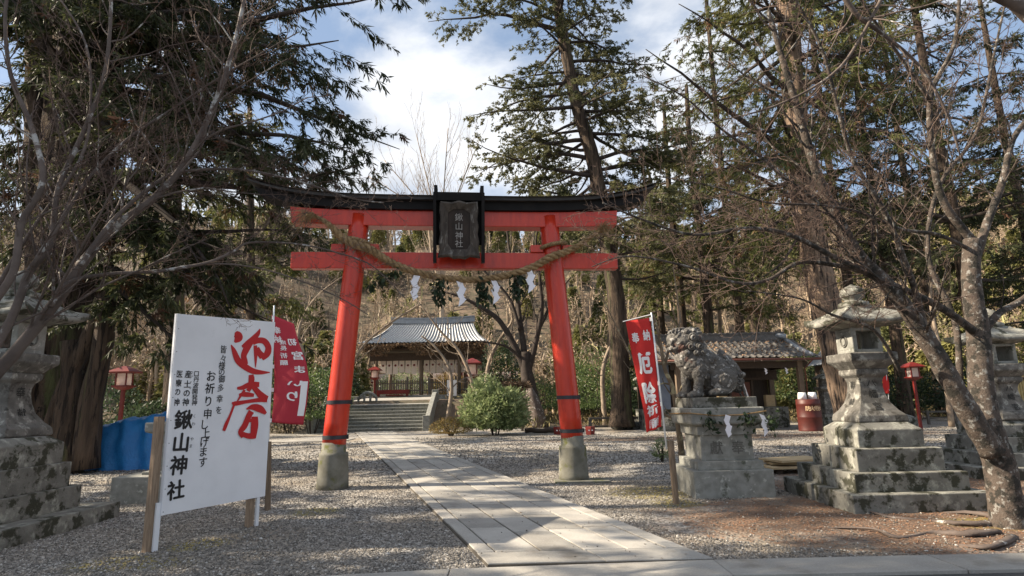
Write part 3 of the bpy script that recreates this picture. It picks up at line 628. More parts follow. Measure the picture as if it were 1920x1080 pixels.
# ------------------------------------------------------------------ stone lanterns
def lantern(c, label, tiers, zt, group='big stone lanterns', front='八幡宮', side='奉献', rz=0, sc=1., sidef=-1, hollow=True):
    cx, cy = c; L_ = thing('stone_lantern', label, 'stone lantern', group, (cx, cy, 0))
    z0 = -.03
    for (x0, x1, y0, y1, z1) in tiers:
        mb = MB(); top = (z1 == tiers[-1][4])
        if top:
            b_ = .12; zz = z1 - .09
            mb.loft([[(x0 - cx, y0 - cy, z), (x1 - cx, y0 - cy, z), (x1 - cx, y1 - cy, z), (x0 - cx, y1 - cy, z)] for z in (z0, zz)] + [[(x0 + b_ - cx, y0 + b_ - cy, z1), (x1 - b_ - cx, y0 + b_ - cy, z1), (x1 - b_ - cx, y1 - b_ - cy, z1), (x0 + b_ - cx, y1 - b_ - cy, z1)]])
        else: mb.box(x0 - cx, x1 - cx, y0 - cy, y1 - cy, z0, z1)
        mb.build('base_tier', STONE, L_, bevel=.012 * 1); z0 = z1 - .004
    Z = zt; s = sc
    prof = [(a * .73, b_ * .83) for a, b_ in ((.49, 0), (.50, .03), (.485, .12), (.40, .2), (.31, .33), (.26, .47), (.235, .62), (.235, .70), (.26, .78), (.315, .83), (.33, .86), (.33, .93))]
    mb = MB(); mb.square([(r * s, z * s + Z) for r, z in prof]); sh = mb.build('shaft', STONED, L_, bevel=.01)
    mb = MB()
    def facepos(z, r, f):  # f: 'front' (-y) or side
        return np.array([0, -r * s - .006, Z + z * s]) if f == 'front' else np.array([sidef * (r * s + .006), 0, Z + z * s])
    def prr(z):
        for (r0, za), (r1, zb) in zip(prof[:-1], prof[1:]):
            if za <= z <= zb: return r0 + (r1 - r0) * (z - za) / (zb - za), (r0 - r1) / max(zb - za, 1e-3)
        return .3, 0
    for ch, z in zip(front, np.linspace(.58, .23, len(front))):
        r, k = prr(z); up = np.array([0, k, 1.]); up /= np.linalg.norm(up); put(mb, ch, facepos(z, r, 'front'), np.array([1., 0, 0]), up, .14 * s, .012)
    for ch, z in zip(side, np.linspace(.54, .28, len(side))):
        r, k = prr(z); up = np.array([-sidef * k, 0, 1.]); up /= np.linalg.norm(up); put(mb, ch, facepos(z, r, 's'), np.array([0, sidef * 1., 0]), up, .14 * s, .012)
    mb.build('engraving', ENG, sh)
    Z2 = Z + .772 * s - .004
    mb = MB(); mb.square([(.22 * s, Z2 + .0), (.25 * s, Z2 + .03 * s), (.34 * s, Z2 + .12 * s), (.35 * s, Z2 + .14 * s), (.35 * s, Z2 + .24 * s), (.32 * s, Z2 + .25 * s)]); mb.build('platform', STONED, L_, bevel=.01)
    Z3 = Z2 + .25 * s; h = .38 * s; r = .225 * s; w_ = .075 * s
    mb = MB()
    # firebox as four corner pillars with a front and back opening and closed sides
    for sx in (-1, 1):
        for sy in (-1, 1): mb.box(min(sx * r, sx * (r - w_)), max(sx * r, sx * (r - w_)), min(sy * r, sy * (r - w_)), max(sy * r, sy * (r - w_)), Z3, Z3 + h)
    mb.box(-r + .001, r - .001, -r + .001, r - .001, Z3, Z3 + .055 * s); mb.box(-r + .001, r - .001, -r + .001, r - .001, Z3 + h - .05 * s, Z3 + h - .001)
    for sx in (-1, 1): mb.box(min(sx * (r - .002), sx * (r - .06)), max(sx * (r - .002), sx * (r - .06)), -r + w_ - .01, r - w_ + .01, Z3 + .05 * s, Z3 + h - .045 * s)
    fb = mb.build('firebox', STONE2, L_, bevel=.012)
    a = np.linspace(0, 2 * np.pi, 25)
    mb = MB(); P = np.stack([np.full(25, sidef * (r + .004)), np.cos(a) * .085 * s, Z3 + h / 2 + np.sin(a) * .085 * s], 1); mb.tube(P, .012, 6); mb.build('moon_carving', STONED, fb)
    mb = MB()   # flat dark crescent on the stone, painted as the shade inside an opening
    q = [(math.cos(t) * .075 * s, math.sin(t) * .075 * s) for t in np.linspace(1.2, 5.1, 14)] + [(math.cos(t) * .055 * s + .025 * s, math.sin(t) * .055 * s) for t in np.linspace(4.9, 1.4, 14)]
    mb.add([(sidef * (r + .003), a_, Z3 + h / 2 + b_) for a_, b_ in q], [tuple(range(28))]); mb.build('crescent_shade', ENG, fb)
    Z4 = Z3 + h
    # roof: square with upturned corners
    mb = MB(); n = 20; rings = []
    def sq(rad, z, lift):
        out = []
        for i in range(4 * n):
            e_ = i // n; f = (i % n) / n * 2 - 1; c4 = [(f, -1), (1, f), (-f, 1), (-1, -f)][e_]
            k = abs(f) ** 4; out.append((c4[0] * rad * (1 + .06 * k), c4[1] * rad * (1 + .06 * k), z + lift * k))
        return out
    rings = [sq(.24 * s, Z4, 0), sq(.46 * s, Z4 + .045 * s, .05 * s), sq(.51 * s, Z4 + .05 * s, .07 * s), sq(.51 * s, Z4 + .11 * s, .09 * s), sq(.40 * s, Z4 + .16 * s, .05 * s), sq(.31 * s, Z4 + .22 * s, .035 * s), sq(.22 * s, Z4 + .28 * s, .02 * s), sq(.19 * s, Z4 + .335 * s, .0)]
    mb.loft(rings); mb.build('lantern_roof', STONE, L_, True)
    Z5 = Z4 + .335 * s
    mb = MB(); mb.lathe([(.21 * s, 0), (.22 * s, .03 * s), (.21 * s, .07 * s), (.12 * s, .10 * s), (.12 * s, .12 * s), (.165 * s, .16 * s), (.18 * s, .22 * s), (.16 * s, .28 * s), (.10 * s, .325 * s), (.04 * s, .35 * s), (.01 * s, .37 * s)], 24, (0, 0, Z5)); mb.build('finial', STONE, L_, True)
    return L_
lantern((5.22, 8.85), 'moss streaked stone lantern right of the guardian statue, fully in view', [(4.30, 6.14, 7.87, 9.85, .23), (4.45, 5.96, 8.05, 9.65, .47), (4.60, 5.78, 8.2, 9.42, .77), (4.74, 5.66, 8.36, 9.28, 1.10)], 1.10, sc=.98)
lantern((-6.82, 7.95), 'stone lantern at the left in front of the giant cedar trunk', [(-8.3, -5.72, 6.3, 8.86, .21), (-7.9, -6.05, 6.9, 8.5, .50), (-7.6, -6.12, 7.1, 8.35, .82), (-7.45, -6.18, 7.2, 8.25, 1.18)], 1.18, sc=1.08, sidef=1)
lantern((9.25, 11.3), 'stone lantern at the right edge partly hidden behind the maple trunk', [(8.05, 10.5, 10.4, 12.6, .20), (8.35, 10.2, 10.6, 12.3, .42), (8.6, 10.0, 10.8, 12.1, .68), (8.75, 9.8, 10.9, 11.95, .98)], .98, sc=1.0)
# ------------------------------------------------------------------ guardian statue and pedestals
def pedestal(label, x0, y0, wdt, dep, zs, group='guardian pedestals', text=True, cap=True, cs=0.):
    p = thing('stone_pedestal', label, 'pedestal', group); xc = x0 + wdt / 2; yc = y0 + dep / 2
    def tier(n, hw, hd, z0, z1, mat=STONE2, prof=None): m_ = MB(); m_.box(xc - hw, xc + hw, yc - hd, yc + hd, z0, z1); return m_.build(n, mat, p, bevel=.012)
    hw, hd = wdt / 2, dep / 2
    tier('foundation_block', hw, hd, -.03, zs[0]); tier('plinth', hw - .10 - cs * .8, hd - .10 - cs * .8, zs[0] - .003, zs[1]); die = tier('die', hw - .2 - cs, hd - .2 - cs, zs[1] - .003, zs[2])
    if text:
        mb = MB(); mb.box(xc - hw + .26, xc + hw - .26, yc - hd + .197, yc - hd + .21, zs[1] + .06, zs[2] - .05); mb.build('sunk_panel', STONE2, die)
        mb = MB()
        for ch, dx in (('獻', -.17), ('奉', .17)): put(mb, ch, (xc + dx, yc - hd + .192, (zs[1] + zs[2]) / 2), (1, 0, 0), (0, 0, 1), .21, .02)
        mb.build('engraving', M('weathered engraving', (.11, .106, .095), (.15, .145, .13), 20), die)
    mb = MB(); mb.loft([[(xc - a, yc - b_, z), (xc + a, yc - b_, z), (xc + a, yc + b_, z), (xc - a, yc + b_, z)] for a, b_, z in ((hw - .15 - cs, hd - .15 - cs, zs[2] - .002), (hw - .15 - cs, hd - .15 - cs, zs[2] + .13), (hw - .05 - cs, hd - .05 - cs, zs[2] + .17), (hw - .04 - cs, hd - .04 - cs, zs[2] + .2), (hw - .04 - cs, hd - .04 - cs, zs[3] - .01), (hw - .05 - cs, hd - .05 - cs, zs[3]))]); mb.build('cornice', STONE2, p, bevel=.01)
    if cap: tier('statue_plinth', hw - .1, hd - .12, zs[3] - .003, zs[4], STONE)
    return p, xc, yc
pd1, pxc, pyc = pedestal('grey stone pedestal carrying the crouching guardian statue, hung with a rope', 2.70, 9.27, 1.22, 1.25, (.40, .53, .92, 1.34, 1.50))
pedestal('plain stone pedestal half hidden behind the white board', -6.62, 9.95, 1.3, 1.2, (.42, .47, .95, 1.28, 1.4), text=False, cap=False, cs=.25)
# statue: blended ellipsoids; crop coordinates of the picture give proportions only
kom = thing('guardian_statue', 'lichen spotted stone lion dog sitting in profile on the carved pedestal', 'statue')
ks = .00148
def KP(x, y, d=0): return np.array([pxc + (x - 600) * ks, pyc - .0 + d, 1.50 + (862 - y) * ks])
import bmesh
def ell(m_, c, r, rot=0, n=14):
    a = np.linspace(0, np.pi, n); V = []
    for t in a:
        for p in np.linspace(0, 2 * np.pi, n * 2, endpoint=False): V.append((math.sin(t) * math.cos(p) * r[0], math.sin(t) * math.sin(p) * r[1], math.cos(t) * r[2]))
    V = np.array(V); ca, sa = math.cos(rot), math.sin(rot); X_ = V[:, 0] * ca + V[:, 2] * sa; Z_ = -V[:, 0] * sa + V[:, 2] * ca; V = np.stack([X_, V[:, 1], Z_], 1) + c
    k = n * 2; F = [(i * k + j, (i + 1) * k + j, (i + 1) * k + (j + 1) % k, i * k + (j + 1) % k) for i in range(n - 1) for j in range(k)]
    m_.add(V, F)
mb = MB(); q = ks
def E(x, y, d, rx, ry, rz, rot=0): ell(mb, KP(x, y, d), (rx * q, ry * q, rz * q), R(rot))
E(560, 520, 0, 300, 150, 175, 35); E(400, 470, 0, 165, 165, 190); E(330, 420, 0, 135, 140, 150); E(700, 650, 0, 200, 165, 190); E(620, 560, 0, 200, 150, 170)
for s in (-1, 1):
    E(690, 680, s * .17, 150, 75, 150); E(640, 800, s * .2, 120, 60, 45); E(560, 815, s * .2, 60, 50, 35)   # haunch, hind foot
    E(430, 560, s * .15, 90, 75, 120, 10)
    mb.tube([KP(430, 560, s * .15), KP(425, 650, s * .15), KP(410, 740, s * .15), KP(395, 820, s * .15)] if s < 0 else [KP(350, 560, s * .13), KP(335, 650, s * .13), KP(330, 740, s * .13), KP(325, 820, s * .13)], [.105, .085, .075, .08], 14)
    E(375 if s < 0 else 310, 825, s * .15, 85, 62, 42)
    for t in (-1, 0, 1): E((300 if s < 0 else 240) + abs(t) * 8, 835, s * .15 + t * .045, 26, 20, 26)
    E(450, 155, s * .15, 55, 18, 28, -20)       # ear
# head
E(320, 240, 0, 165, 150, 150); E(380, 230, 0, 130, 165, 160); E(215, 215, 0, 95, 110, 62); E(190, 175, 0, 60, 80, 40); E(215, 320, 0, 95, 90, 38, 8); E(150, 200, 0, 32, 60, 34); E(250, 350, 0, 60, 70, 40)
for s in (-1, 1):
    E(238, 175, s * .13, 38, 30, 34); E(160, 245, s * .06, 32, 35, 24); E(250, 140, s * .11, 62, 34, 24)
    for i in range(5): E(150 + i * 38, 262, s * .1, 13, 12, 20)
for i in range(9): a_ = i / 8 * np.pi; E(190 + i * 24, 118 + 14 * math.sin(i * 2.), .12 * math.cos(a_ * 2), 36, 40, 32)
# tail
E(790, 560, 0, 120, 90, 200, -30); E(740, 440, 0, 60, 55, 110, -10); E(850, 660, 0, 95, 85, 120, -15); E(720, 380, 0, 32, 30, 60); E(880, 740, 0, 70, 80, 80)
body = mb.build('body', KOMA, kom, True)
rm = body.modifiers.new('r', 'REMESH'); rm.mode = 'VOXEL'; rm.voxel_size = .010; rm.use_smooth_shade = True
smm = body.modifiers.new('s', 'SMOOTH'); smm.iterations = 2
tx = bpy.data.textures.new('c', 'CLOUDS'); tx.noise_scale = .05; tx.noise_depth = 4; dm = body.modifiers.new('d', 'DISPLACE'); dm.texture = tx; dm.strength = .032; dm.mid_level = .5
def spiral(m_, c, rad, s, th=.02, turns=2.1, ph=0):
    t = np.linspace(.15, 1, 26); a = t * turns * 2 * np.pi + ph; P = np.stack([c[0] + np.cos(a) * rad * t, np.full(26, c[1]) + s * (1 - t) * .03, c[2] + np.sin(a) * rad * t], 1); m_.tube(P, th * (1.3 - .5 * t), 6)
mb = MB()
for s in (-1, 1):
    for x, y, r, dd in ((380, 200, .075, .235), (455, 220, .06, .22), (350, 300, .07, .215), (440, 300, .07, .235), (490, 300, .055, .2), (300, 370, .05, .2), (400, 370, .055, .23), (470, 370, .055, .23), (320, 130, .05, .17), (400, 130, .05, .17), (270, 300, .045, .16)):
        spiral(mb, KP(x, y, s * dd), r, s, ph=rng.uniform(0, 6))
for i in range(60):
    x = rng.uniform(180, 480); y = rng.uniform(95, 150); spiral(mb, KP(x, y, rng.uniform(-.16, .16)), .04, 1, .017, 1.3, rng.uniform(0, 6))
mb.build('mane_curls', KOMA, kom, True)
mb = MB()
for s in (-1, 1):
    for i in range(11):
        x0 = 720 + i * 11; P = [KP(x0 + t * (150 - i * 4), 380 + i * 22 + t * 250 + 30 * math.sin(t * 3 + i), s * (.085 + .05 * math.sin(t * 3.1))) for t in np.linspace(0, 1, 9)]; mb.tube(P, np.linspace(.012, .02, 9), 6)
    for x, y, r in ((860, 700, .08), (900, 620, .05), (820, 740, .05), (640, 690, .06), (560, 470, .06), (480, 560, .045), (500, 630, .045), (600, 440, .04)): spiral(mb, KP(x, y, s * (.15 if x > 800 else .24 if x > 630 else .2)), r, s)
mb.build('tail_curls', KOMA, kom, True)
# rope round the pedestal
pr = thing('pedestal_rope', 'thin straw rope tied round the statue pedestal', 'rope'); zr = 1.235; yy = 9.285
mb = MB(); xa, xb_, yb = 2.72, 3.90, 10.50
P = [(xa, yy, zr + .03), ((xa + xb_) / 2 - .2, yy, zr - .015), ((xa + xb_) / 2 + .2, yy, zr - .01), (xb_, yy, zr + .04), (xb_, yb, zr), (xa, yb, zr), (xa, yy, zr + .03)]
mb.tube(P, .011, 6); mb.build('cord', ROPE, pr)
for x, lb in ((3.30, 'white paper streamer on the left of the pedestal rope'), (3.82, 'white paper streamer on the right of the pedestal rope')):
    tag(zigzag((x, yy - .02, zr), .34, .085, 1 if x > 3.5 else -1, .2).build('paper_streamer', PAPER), lb, 'paper streamer', 'paper streamers on the pedestal rope')
for x, lb in ((3.02, 'leafy sprig at the left corner of the pedestal rope'), (3.58, 'leafy sprig at the middle of the pedestal rope'), (3.97, 'leafy sprig at the right end of the pedestal rope')):
    N = 55; P = np.array([x, yy - .03, zr - .1]) + rng.normal(0, 1, (N, 3)) * [.06, .03, .09]; mb = MB(); mb.add(*leaves(P, rng.normal(0, .7, (N, 3)) + [0, 0, -.6], .085, .5)); tag(mb.build('leafy_sprig', DARKL), lb, 'sprig', 'sprigs on the pedestal rope')
# ------------------------------------------------------------------ tiled roofs
def tiles(m_, eL, eR, rR, rL, rib=.27, row=.25, sag=.12, amp=.045, mi=0):
    eL, eR, rR, rL = map(lambda p: np.asarray(p, float), (eL, eR, rR, rL))
    wd = np.linalg.norm(eR - eL); ht = np.linalg.norm(rL - eL); nr = max(4, int(round(wd / rib))); nu = nr * 8; rows = max(3, int(round(ht / row)))
    nrm = np.cross(eR - eL, rL - eL); nrm /= np.linalg.norm(nrm)
    if nrm[2] < 0: nrm = -nrm
    vs_ = []
    for k in range(rows):
        for f in (0, .97): vs_.append(((k + f) / rows, .02 * (1 - f)))
    vs_.append((1, 0)); u = np.linspace(0, 1, nu + 1); ph = (u * nr) % 1
    prof = np.where(ph < .45, np.sin(np.clip(ph / .45, 0, 1) * np.pi), -.12) * amp
    P = []
    for v, dz in vs_:
        a = eL + (rL - eL) * v; b_ = eR + (rR - eR) * v; sg = -sag * math.sin(v * math.pi)
        wu = (v * (np.linalg.norm(rR - rL) / wd) + (1 - v))
        P.append(a[None] + (b_ - a)[None] * u[:, None] + nrm[None] * (prof + dz + sg)[:, None])
    P = np.array(P); n1_ = nu + 1; idx = np.arange(len(vs_) * n1_).reshape(len(vs_), n1_)
    F = np.stack([idx[:-1, :-1], idx[:-1, 1:], idx[1:, 1:], idx[1:, :-1]], 2).reshape(-1, 4)
    m_.add(P.reshape(-1, 3), F, mi)
def ridge_bar(m_, a, b_, w_=.16, h=.35, sag=.06):
    a = np.asarray(a, float); b_ = np.asarray(b_, float); d = b_ - a; sd_ = np.cross(d, [0, 0, 1]); sd_ /= np.linalg.norm(sd_); n = 16
    for k, (ww, z0, z1) in enumerate(((w_, 0, h * .55), (w_ * .8, h * .55, h * .8), (w_ * 1.05, h * .8, h))):
        rr = []
        for i in range(n + 1):
            t = i / n; p = a + d * t + np.array([0, 0, sag * ((2 * t - 1) ** 2)])
            rr.append([p - sd_ * ww + [0, 0, z0], p + sd_ * ww + [0, 0, z0], p + sd_ * ww + [0, 0, z1 - .004], p - sd_ * ww + [0, 0, z1 - .004]])
        m_.loft(rr)
# stone steps up to the hall
st = thing('stone_steps', 'grey stone steps rising from the path to the open shrine hall', 'steps')
x0, x1 = -11.3, -5.1; mb = MB()
for i in range(8):
    mb.box(x0, x1, 33.62 + i * .38 + .045, 33.6 + (i + 1) * .38 + .05, -.02, .187 * (i + 1) - .07); mb.box(x0 - .01, x1 + .01, 33.6 + i * .38, 33.6 + (i + 1) * .38 + .04, .187 * (i + 1) - .068, .187 * (i + 1))
mb.build('treads', STONE2, st, bevel=.012)
mb = MB(); Q = [(x0 - .3, 36.6), (x1 + .3, 36.6), (-5.9, 42.6), (-10.6, 42.6)]; mb.loft([[(a, b_, 1.3) for a, b_ in Q], [(Q[0][0], Q[0][1], 1.5), (Q[1][0], Q[1][1], 1.5), (Q[2][0], Q[2][1], 1.96), (Q[3][0], Q[3][1], 1.96)]])
mb.build('landing', PAVE, st)
for xs_ in (x1 + .14, x0 - .14):
    mb = MB()
    mb.loft([[(xs_ - .13, y, z0), (xs_ + .13, y, z0), (xs_ + .13, y, z1), (xs_ - .13, y, z1)] for y, z0, z1 in ((33.9, -.02, .75), (34.4, -.02, 1.0), (36.8, .3, 2.15), (37.3, 1.0, 2.2))])
    mb.box(xs_ - .2, xs_ + .2, 33.45, 33.9, -.02, .85); mb.box(xs_ - .2, xs_ + .2, 37.2, 37.55, 1, 2.35)
    mb.build('balustrade', STONE2, st, bevel=.02)
# arched stone rail left of the landing
ar = thing('stone_rail', 'low arched stone railing left of the landing above the steps', 'railing'); mb = MB()
P = [np.array([-11.35, 37.6 + t * 3.0, 1.9 + .62 * math.sin(t * 2.4 + .35)]) for t in np.linspace(0, 1, 10)]
P = [A(672 + (706 - 672) * t, 760 - 24 * math.sin(.5 + t * 2.0), 37.6) for t in np.linspace(0, 1, 10)]; mb.tube(P, .10, 8)
for k in (0, 3, 6, 9): mb.tube([P[k], [P[k][0], P[k][1], 1.3]], .075, 8)
mb.build('rail', STONE2, ar, True)
# shrine hall
hl = thing('shrine_hall', 'open shrine hall with blue grey tiled roof at the top of the steps', 'hall')
hz = 2.12; yf, yb = 44.6, 50.0
mb = MB(); mb.box(-12.2, -1.6, 43.6, 51, 1.2, hz); mb.build('base', STONE2, hl, bevel=.02)
for x in (-10.45, -7.0, -4.12, -2.6):
    for y in (yf, yb): mb = MB(); mb.tube([(x, y, hz), (x, y, 4.9)], .15, 10); mb.build('pillar', WOOD, hl, True)
mb = MB(); mb.box(-10.9, -2.3, yf - .15, yf + .15, 4.75, 5.3); mb.box(-10.9, -2.3, yb - .15, yb + .15, 4.75, 5.3); mb.box(-10.7, -10.4, yf, yb, 4.9, 5.25); mb.box(-2.9, -2.5, yf, yb, 4.9, 5.25)
mb.build('beam', WOODD, hl)
mb = MB(); mb.box(-11.2, -2.1, yf - .75, yb + .6, 5.45, 5.6)
for i in range(44): mb.box(-11.3 + i * .215, -11.22 + i * .215, yf - 1.2, yf + .3, 5.62, 5.72)
mb.build('eaves', WOODD, hl)
# brown thatch like eave fringe
rf = MB(); ez, rz_ = 5.95, 7.9
tiles(rf, (-11.5, yf - 1.5, ez), (-1.9, yf - 1.5, ez), (-3.3, 47.3, rz_), (-9.7, 47.3, rz_), .28, .3, .30, .06)
tiles(rf, (-11.5, yb + 1.2, ez), (-11.5, yf - 1.5, ez), (-9.7, 47.3, rz_), (-9.7, 47.3, rz_), .28, .3, .25, .06)
tiles(rf, (-1.9, yf - 1.5, ez), (-1.9, yb + 1.2, ez), (-3.3, 47.3, rz_), (-3.3, 47.3, rz_), .28, .3, .25, .06)
tiles(rf, (-1.9, yb + 1.2, ez), (-11.5, yb + 1.2, ez), (-9.7, 47.3, rz_), (-3.3, 47.3, rz_), .28, .3, .30, .06)
roof = rf.build('roof', TILE, hl, True)
mb = MB(); ridge_bar(mb, (-9.9, 47.3, rz_ - .05), (-3.1, 47.3, rz_ - .05), .2, .5, .12); mb.build('roof_ridge', TILE, roof)
mb = MB()
N = 5200; x = rng.uniform(-11.4, -2.0, N); zt = 5.9 - np.abs(rng.normal(0, .28, N)) * (1 + .9 * np.sin(x * 1.7)); y = rng.uniform(yf - 1.6, yf - 1.2, N)
mb.add(*leaves(np.stack([x, y, np.clip(zt, 5.1, 5.95)], 1), rng.normal(0, 1, (N, 3)) + [0, 0, -1.2], .16, .35)); mb.build('dry_growth', M('dry leaves on eaves', (.24, .15, .08), (.12, .08, .05), 3, .9, 0, island=.5), hl)
mb = MB(); dots = MB()
for i in range(16):
    x = -10.2 + i * .475
    P = []
    for v in np.linspace(0, 1, 6): P.append([(x + .02, yf + .35 - .05 * v, 4.75 - v * (.85 + .18 * abs(math.sin(i * .9)))), (x + .44, yf + .32 - .05 * v, 4.75 - v * (.85 + .18 * abs(math.sin(i * .9 + .6))))])
    mb.add(np.array(P).reshape(-1, 3), [(2 * k, 2 * k + 1, 2 * k + 3, 2 * k + 2) for k in range(5)])
    a = np.linspace(0, 6.28, 9)[:-1]; dots.add([(x + .23 + .09 * math.cos(t), yf + .28, 4.4 + .09 * math.sin(t)) for t in a], [tuple(range(8))])
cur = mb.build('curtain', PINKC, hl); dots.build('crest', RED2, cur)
fe = thing('picket_fence', 'grey wooden picket fence across the front of the shrine hall', 'fence'); mb = MB()
for x in np.arange(-10.3, -2.4, .17): mb.box(x, x + .06, 43.95, 44.0, hz + .1, hz + 1.15)
mb.box(-10.35, -2.4, 44.0, 44.05, hz + .85, hz + .93); mb.box(-10.35, -2.4, 44.0, 44.05, hz + .3, hz + .38); mb.build('pickets', GREYW, fe)
for x in (-10.4, -8.0, -6.4, -4.4): mb = MB(); mb.box(x, x + .14, 43.92, 44.06, hz, hz + 1.35); mb.build('post', GREYW, fe)
mb = MB(); mb.box(-10.1, -7.7, 43.5, 43.8, hz + .12, hz + .42); mb.box(-9.4, -8.1, 43.35, 43.5, hz - .02, hz + .06); mb.box(-10.05, -9.9, 43.5, 43.8, hz - .05, hz + .12); mb.box(-7.95, -7.8, 43.5, 43.8, hz - .05, hz + .12)
tag(mb.build('offering_bench', RED2), 'long low red bench in front of the shrine hall fence', 'bench')
wall = MB(); wall.box(-13.5, .5, 56, 56.2, 2.0, 4.3); tag(wall.build('back_wall', PINKC), 'long pale wall with vermilion posts seen through the open shrine hall', 'wall')
mb = MB()
for x in np.arange(-13, 0, 1.6): mb.box(x, x + .16, 55.85, 55.97, 2.0, 4.4)
mb.box(-13.5, .5, 55.84, 55.98, 3.5, 3.62); o = mb.build('wall_posts', RED2, bpy.data.objects['back_wall'])
mb = MB(); mb.loft([[(-4.9, 43.2, 2.0), (-4.2, 43.2, 2.0), (-4.2, 43.3, 2.0), (-4.9, 43.3, 2.0)], [(-4.9, 43.3, 3.15), (-4.2, 43.3, 3.15), (-4.2, 43.36, 3.15), (-4.9, 43.36, 3.15)]])
tag(mb.build('white_placard', WTXT), 'white placard standing against the hall fence near the right post', 'placard')
# red lanterns
def red_lantern(loc, label, h=2.3, s=1., post=True, grp='red lanterns'):
    t_ = thing('red_lantern', label, 'lantern', grp, loc)
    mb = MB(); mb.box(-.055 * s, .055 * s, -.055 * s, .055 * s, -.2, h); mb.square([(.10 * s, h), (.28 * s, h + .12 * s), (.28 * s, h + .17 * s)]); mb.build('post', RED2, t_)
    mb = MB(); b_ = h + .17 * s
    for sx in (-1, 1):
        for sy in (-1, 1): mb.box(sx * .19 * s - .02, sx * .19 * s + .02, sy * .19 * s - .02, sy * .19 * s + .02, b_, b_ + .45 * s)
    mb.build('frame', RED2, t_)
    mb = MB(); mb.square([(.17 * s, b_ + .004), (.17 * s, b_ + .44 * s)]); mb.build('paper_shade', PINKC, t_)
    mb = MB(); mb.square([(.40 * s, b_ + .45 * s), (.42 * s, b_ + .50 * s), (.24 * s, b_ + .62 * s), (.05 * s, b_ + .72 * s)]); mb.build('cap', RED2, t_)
    return t_
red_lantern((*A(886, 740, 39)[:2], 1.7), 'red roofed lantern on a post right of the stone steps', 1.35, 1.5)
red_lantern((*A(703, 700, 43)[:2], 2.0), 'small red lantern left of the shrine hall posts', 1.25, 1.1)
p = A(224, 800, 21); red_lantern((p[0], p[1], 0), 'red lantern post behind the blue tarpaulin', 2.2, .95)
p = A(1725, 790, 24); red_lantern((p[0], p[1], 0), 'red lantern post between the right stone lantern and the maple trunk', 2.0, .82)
# right hut
hu = thing('side_shrine', 'small open fronted side shrine with leaf strewn brown tiled roof', 'building')
X0, X1, Y0, Y1 = 7.6, 13.25, 27.4, 30.6
mb = MB(); mb.box(X0 - 1.3, X1 - .1, Y0 + 1.3, Y1 + .6, -.02, .98); mb.build('stone_base', STONE, hu, bevel=.03)
for x in (X0, X1):
    mb = MB(); mb.box(x - .12, x + .12, Y0 - .12, Y0 + .12, .7, 3.15); p_ = mb.build('post', WOOD, hu, bevel=.01); mb = MB(); mb.box(x - .15, x + .15, Y0 - .15, Y0 + .15, -.02, .72); mb.build('post_shoe', STONE2, p_)
    mb = MB(); mb.box(x - .12, x + .12, Y1 - .12, Y1 + .12, .9, 3.15); mb.build('post', WOOD, hu)
mb = MB(); mb.box(X0 - .3, X1 + .35, Y0 - .1, Y0 + .1, 2.78, 3.08); mb.box(X0 - .3, X1 + .3, Y1 - .1, Y1 + .1, 2.78, 3.08); mb.box(X1 - .08, X1 + .08, Y0 + .1, Y1 - .1, 2.8, 3.05); mb.build('beam', WOODD, hu)
mb = MB(); mb.box(X0 - 1.2, X1 - .1, Y1 + .2, Y1 + .3, .9, 3.2); mb.box(X0 + .1, X1 - .1, Y0 + 2.2, Y0 + 2.3, 2.3, 2.75); mb.build('back_wall', WOODD, hu)
mb = MB(); mb.box(X0 - 1.25, X0 - .1, Y0 + 1.2, Y0 + 1.3, .98, 3.1); mb.build('plaster_wall', PLAST, hu)
mb = MB(); cx_ = 11.2; mb.box(cx_ - .75, cx_ + .75, Y0 + 1.8, Y0 + 2.6, 1.0, 1.25); mb.box(cx_ - .6, cx_ - .5, Y0 + 1.9, Y0 + 2, 1.25, 2.3); mb.box(cx_ + .5, cx_ + .6, Y0 + 1.9, Y0 + 2, 1.25, 2.3); mb.box(cx_ - .9, cx_ + .9, Y0 + 1.7, Y0 + 2.6, 2.3, 2.42)
alt = mb.build('altar', WOODD, hu); mb = MB(); mb.box(cx_ - .48, cx_ - .02, Y0 + 2.0, Y0 + 2.06, 1.3, 2.2); mb.box(cx_ + .02, cx_ + .48, Y0 + 2.0, Y0 + 2.06, 1.3, 2.2); mb.build('altar_door', M('red brown door', (.17, .06, .035), (.12, .045, .03), 5, .6), alt)
mb = MB()
for dx in (-1.25, 1.05): mb.box(cx_ + dx, cx_ + dx + .42, Y0 + 1.6, Y0 + 1.9, 1.0, 1.55)
mb.build('offering_box', WOODL, hu)
mb = MB(); mb.tube([(10.85, Y0 + .9, 2.75), (10.9, Y0 + .9, 2.2), (11.05, Y0 + .9, 1.5), (11.1, Y0 + .9, 1.05)], [.04, .05, .08, .13], 10); tag(mb.build('bell_rope', WTXT, smooth=True), 'white bell rope hanging inside the side shrine', 'bell rope')
for x, lb in ((9.2, 'leftmost small white paper streamer under the side shrine eave'), (10.3, 'small white paper streamer left of the bell rope under the shrine eave'), (11.6, 'small white paper streamer right of the bell rope under the shrine eave'), (12.55, 'rightmost small white paper streamer under the eave beside the shrine post')): tag(zigzag((x, Y0 - .14, 2.78), .3, .1, 1).build('paper_streamer', PAPER), lb, 'paper streamer', 'paper streamers under the side shrine eave')
mb = MB(); eY = Y0 - .75; rY = (Y0 + Y1) / 2 + .2; rz_ = 4.25; ez = 3.22
tiles(mb, (6.1, eY, ez), (13.95, eY, ez), (13.95, rY, rz_), (6.1, rY, rz_), .30, .28, .08, .06)
tiles(mb, (13.95, Y1 + 1, ez), (6.1, Y1 + 1, ez), (6.1, rY, rz_), (13.95, rY, rz_), .30, .28, .08, .06)
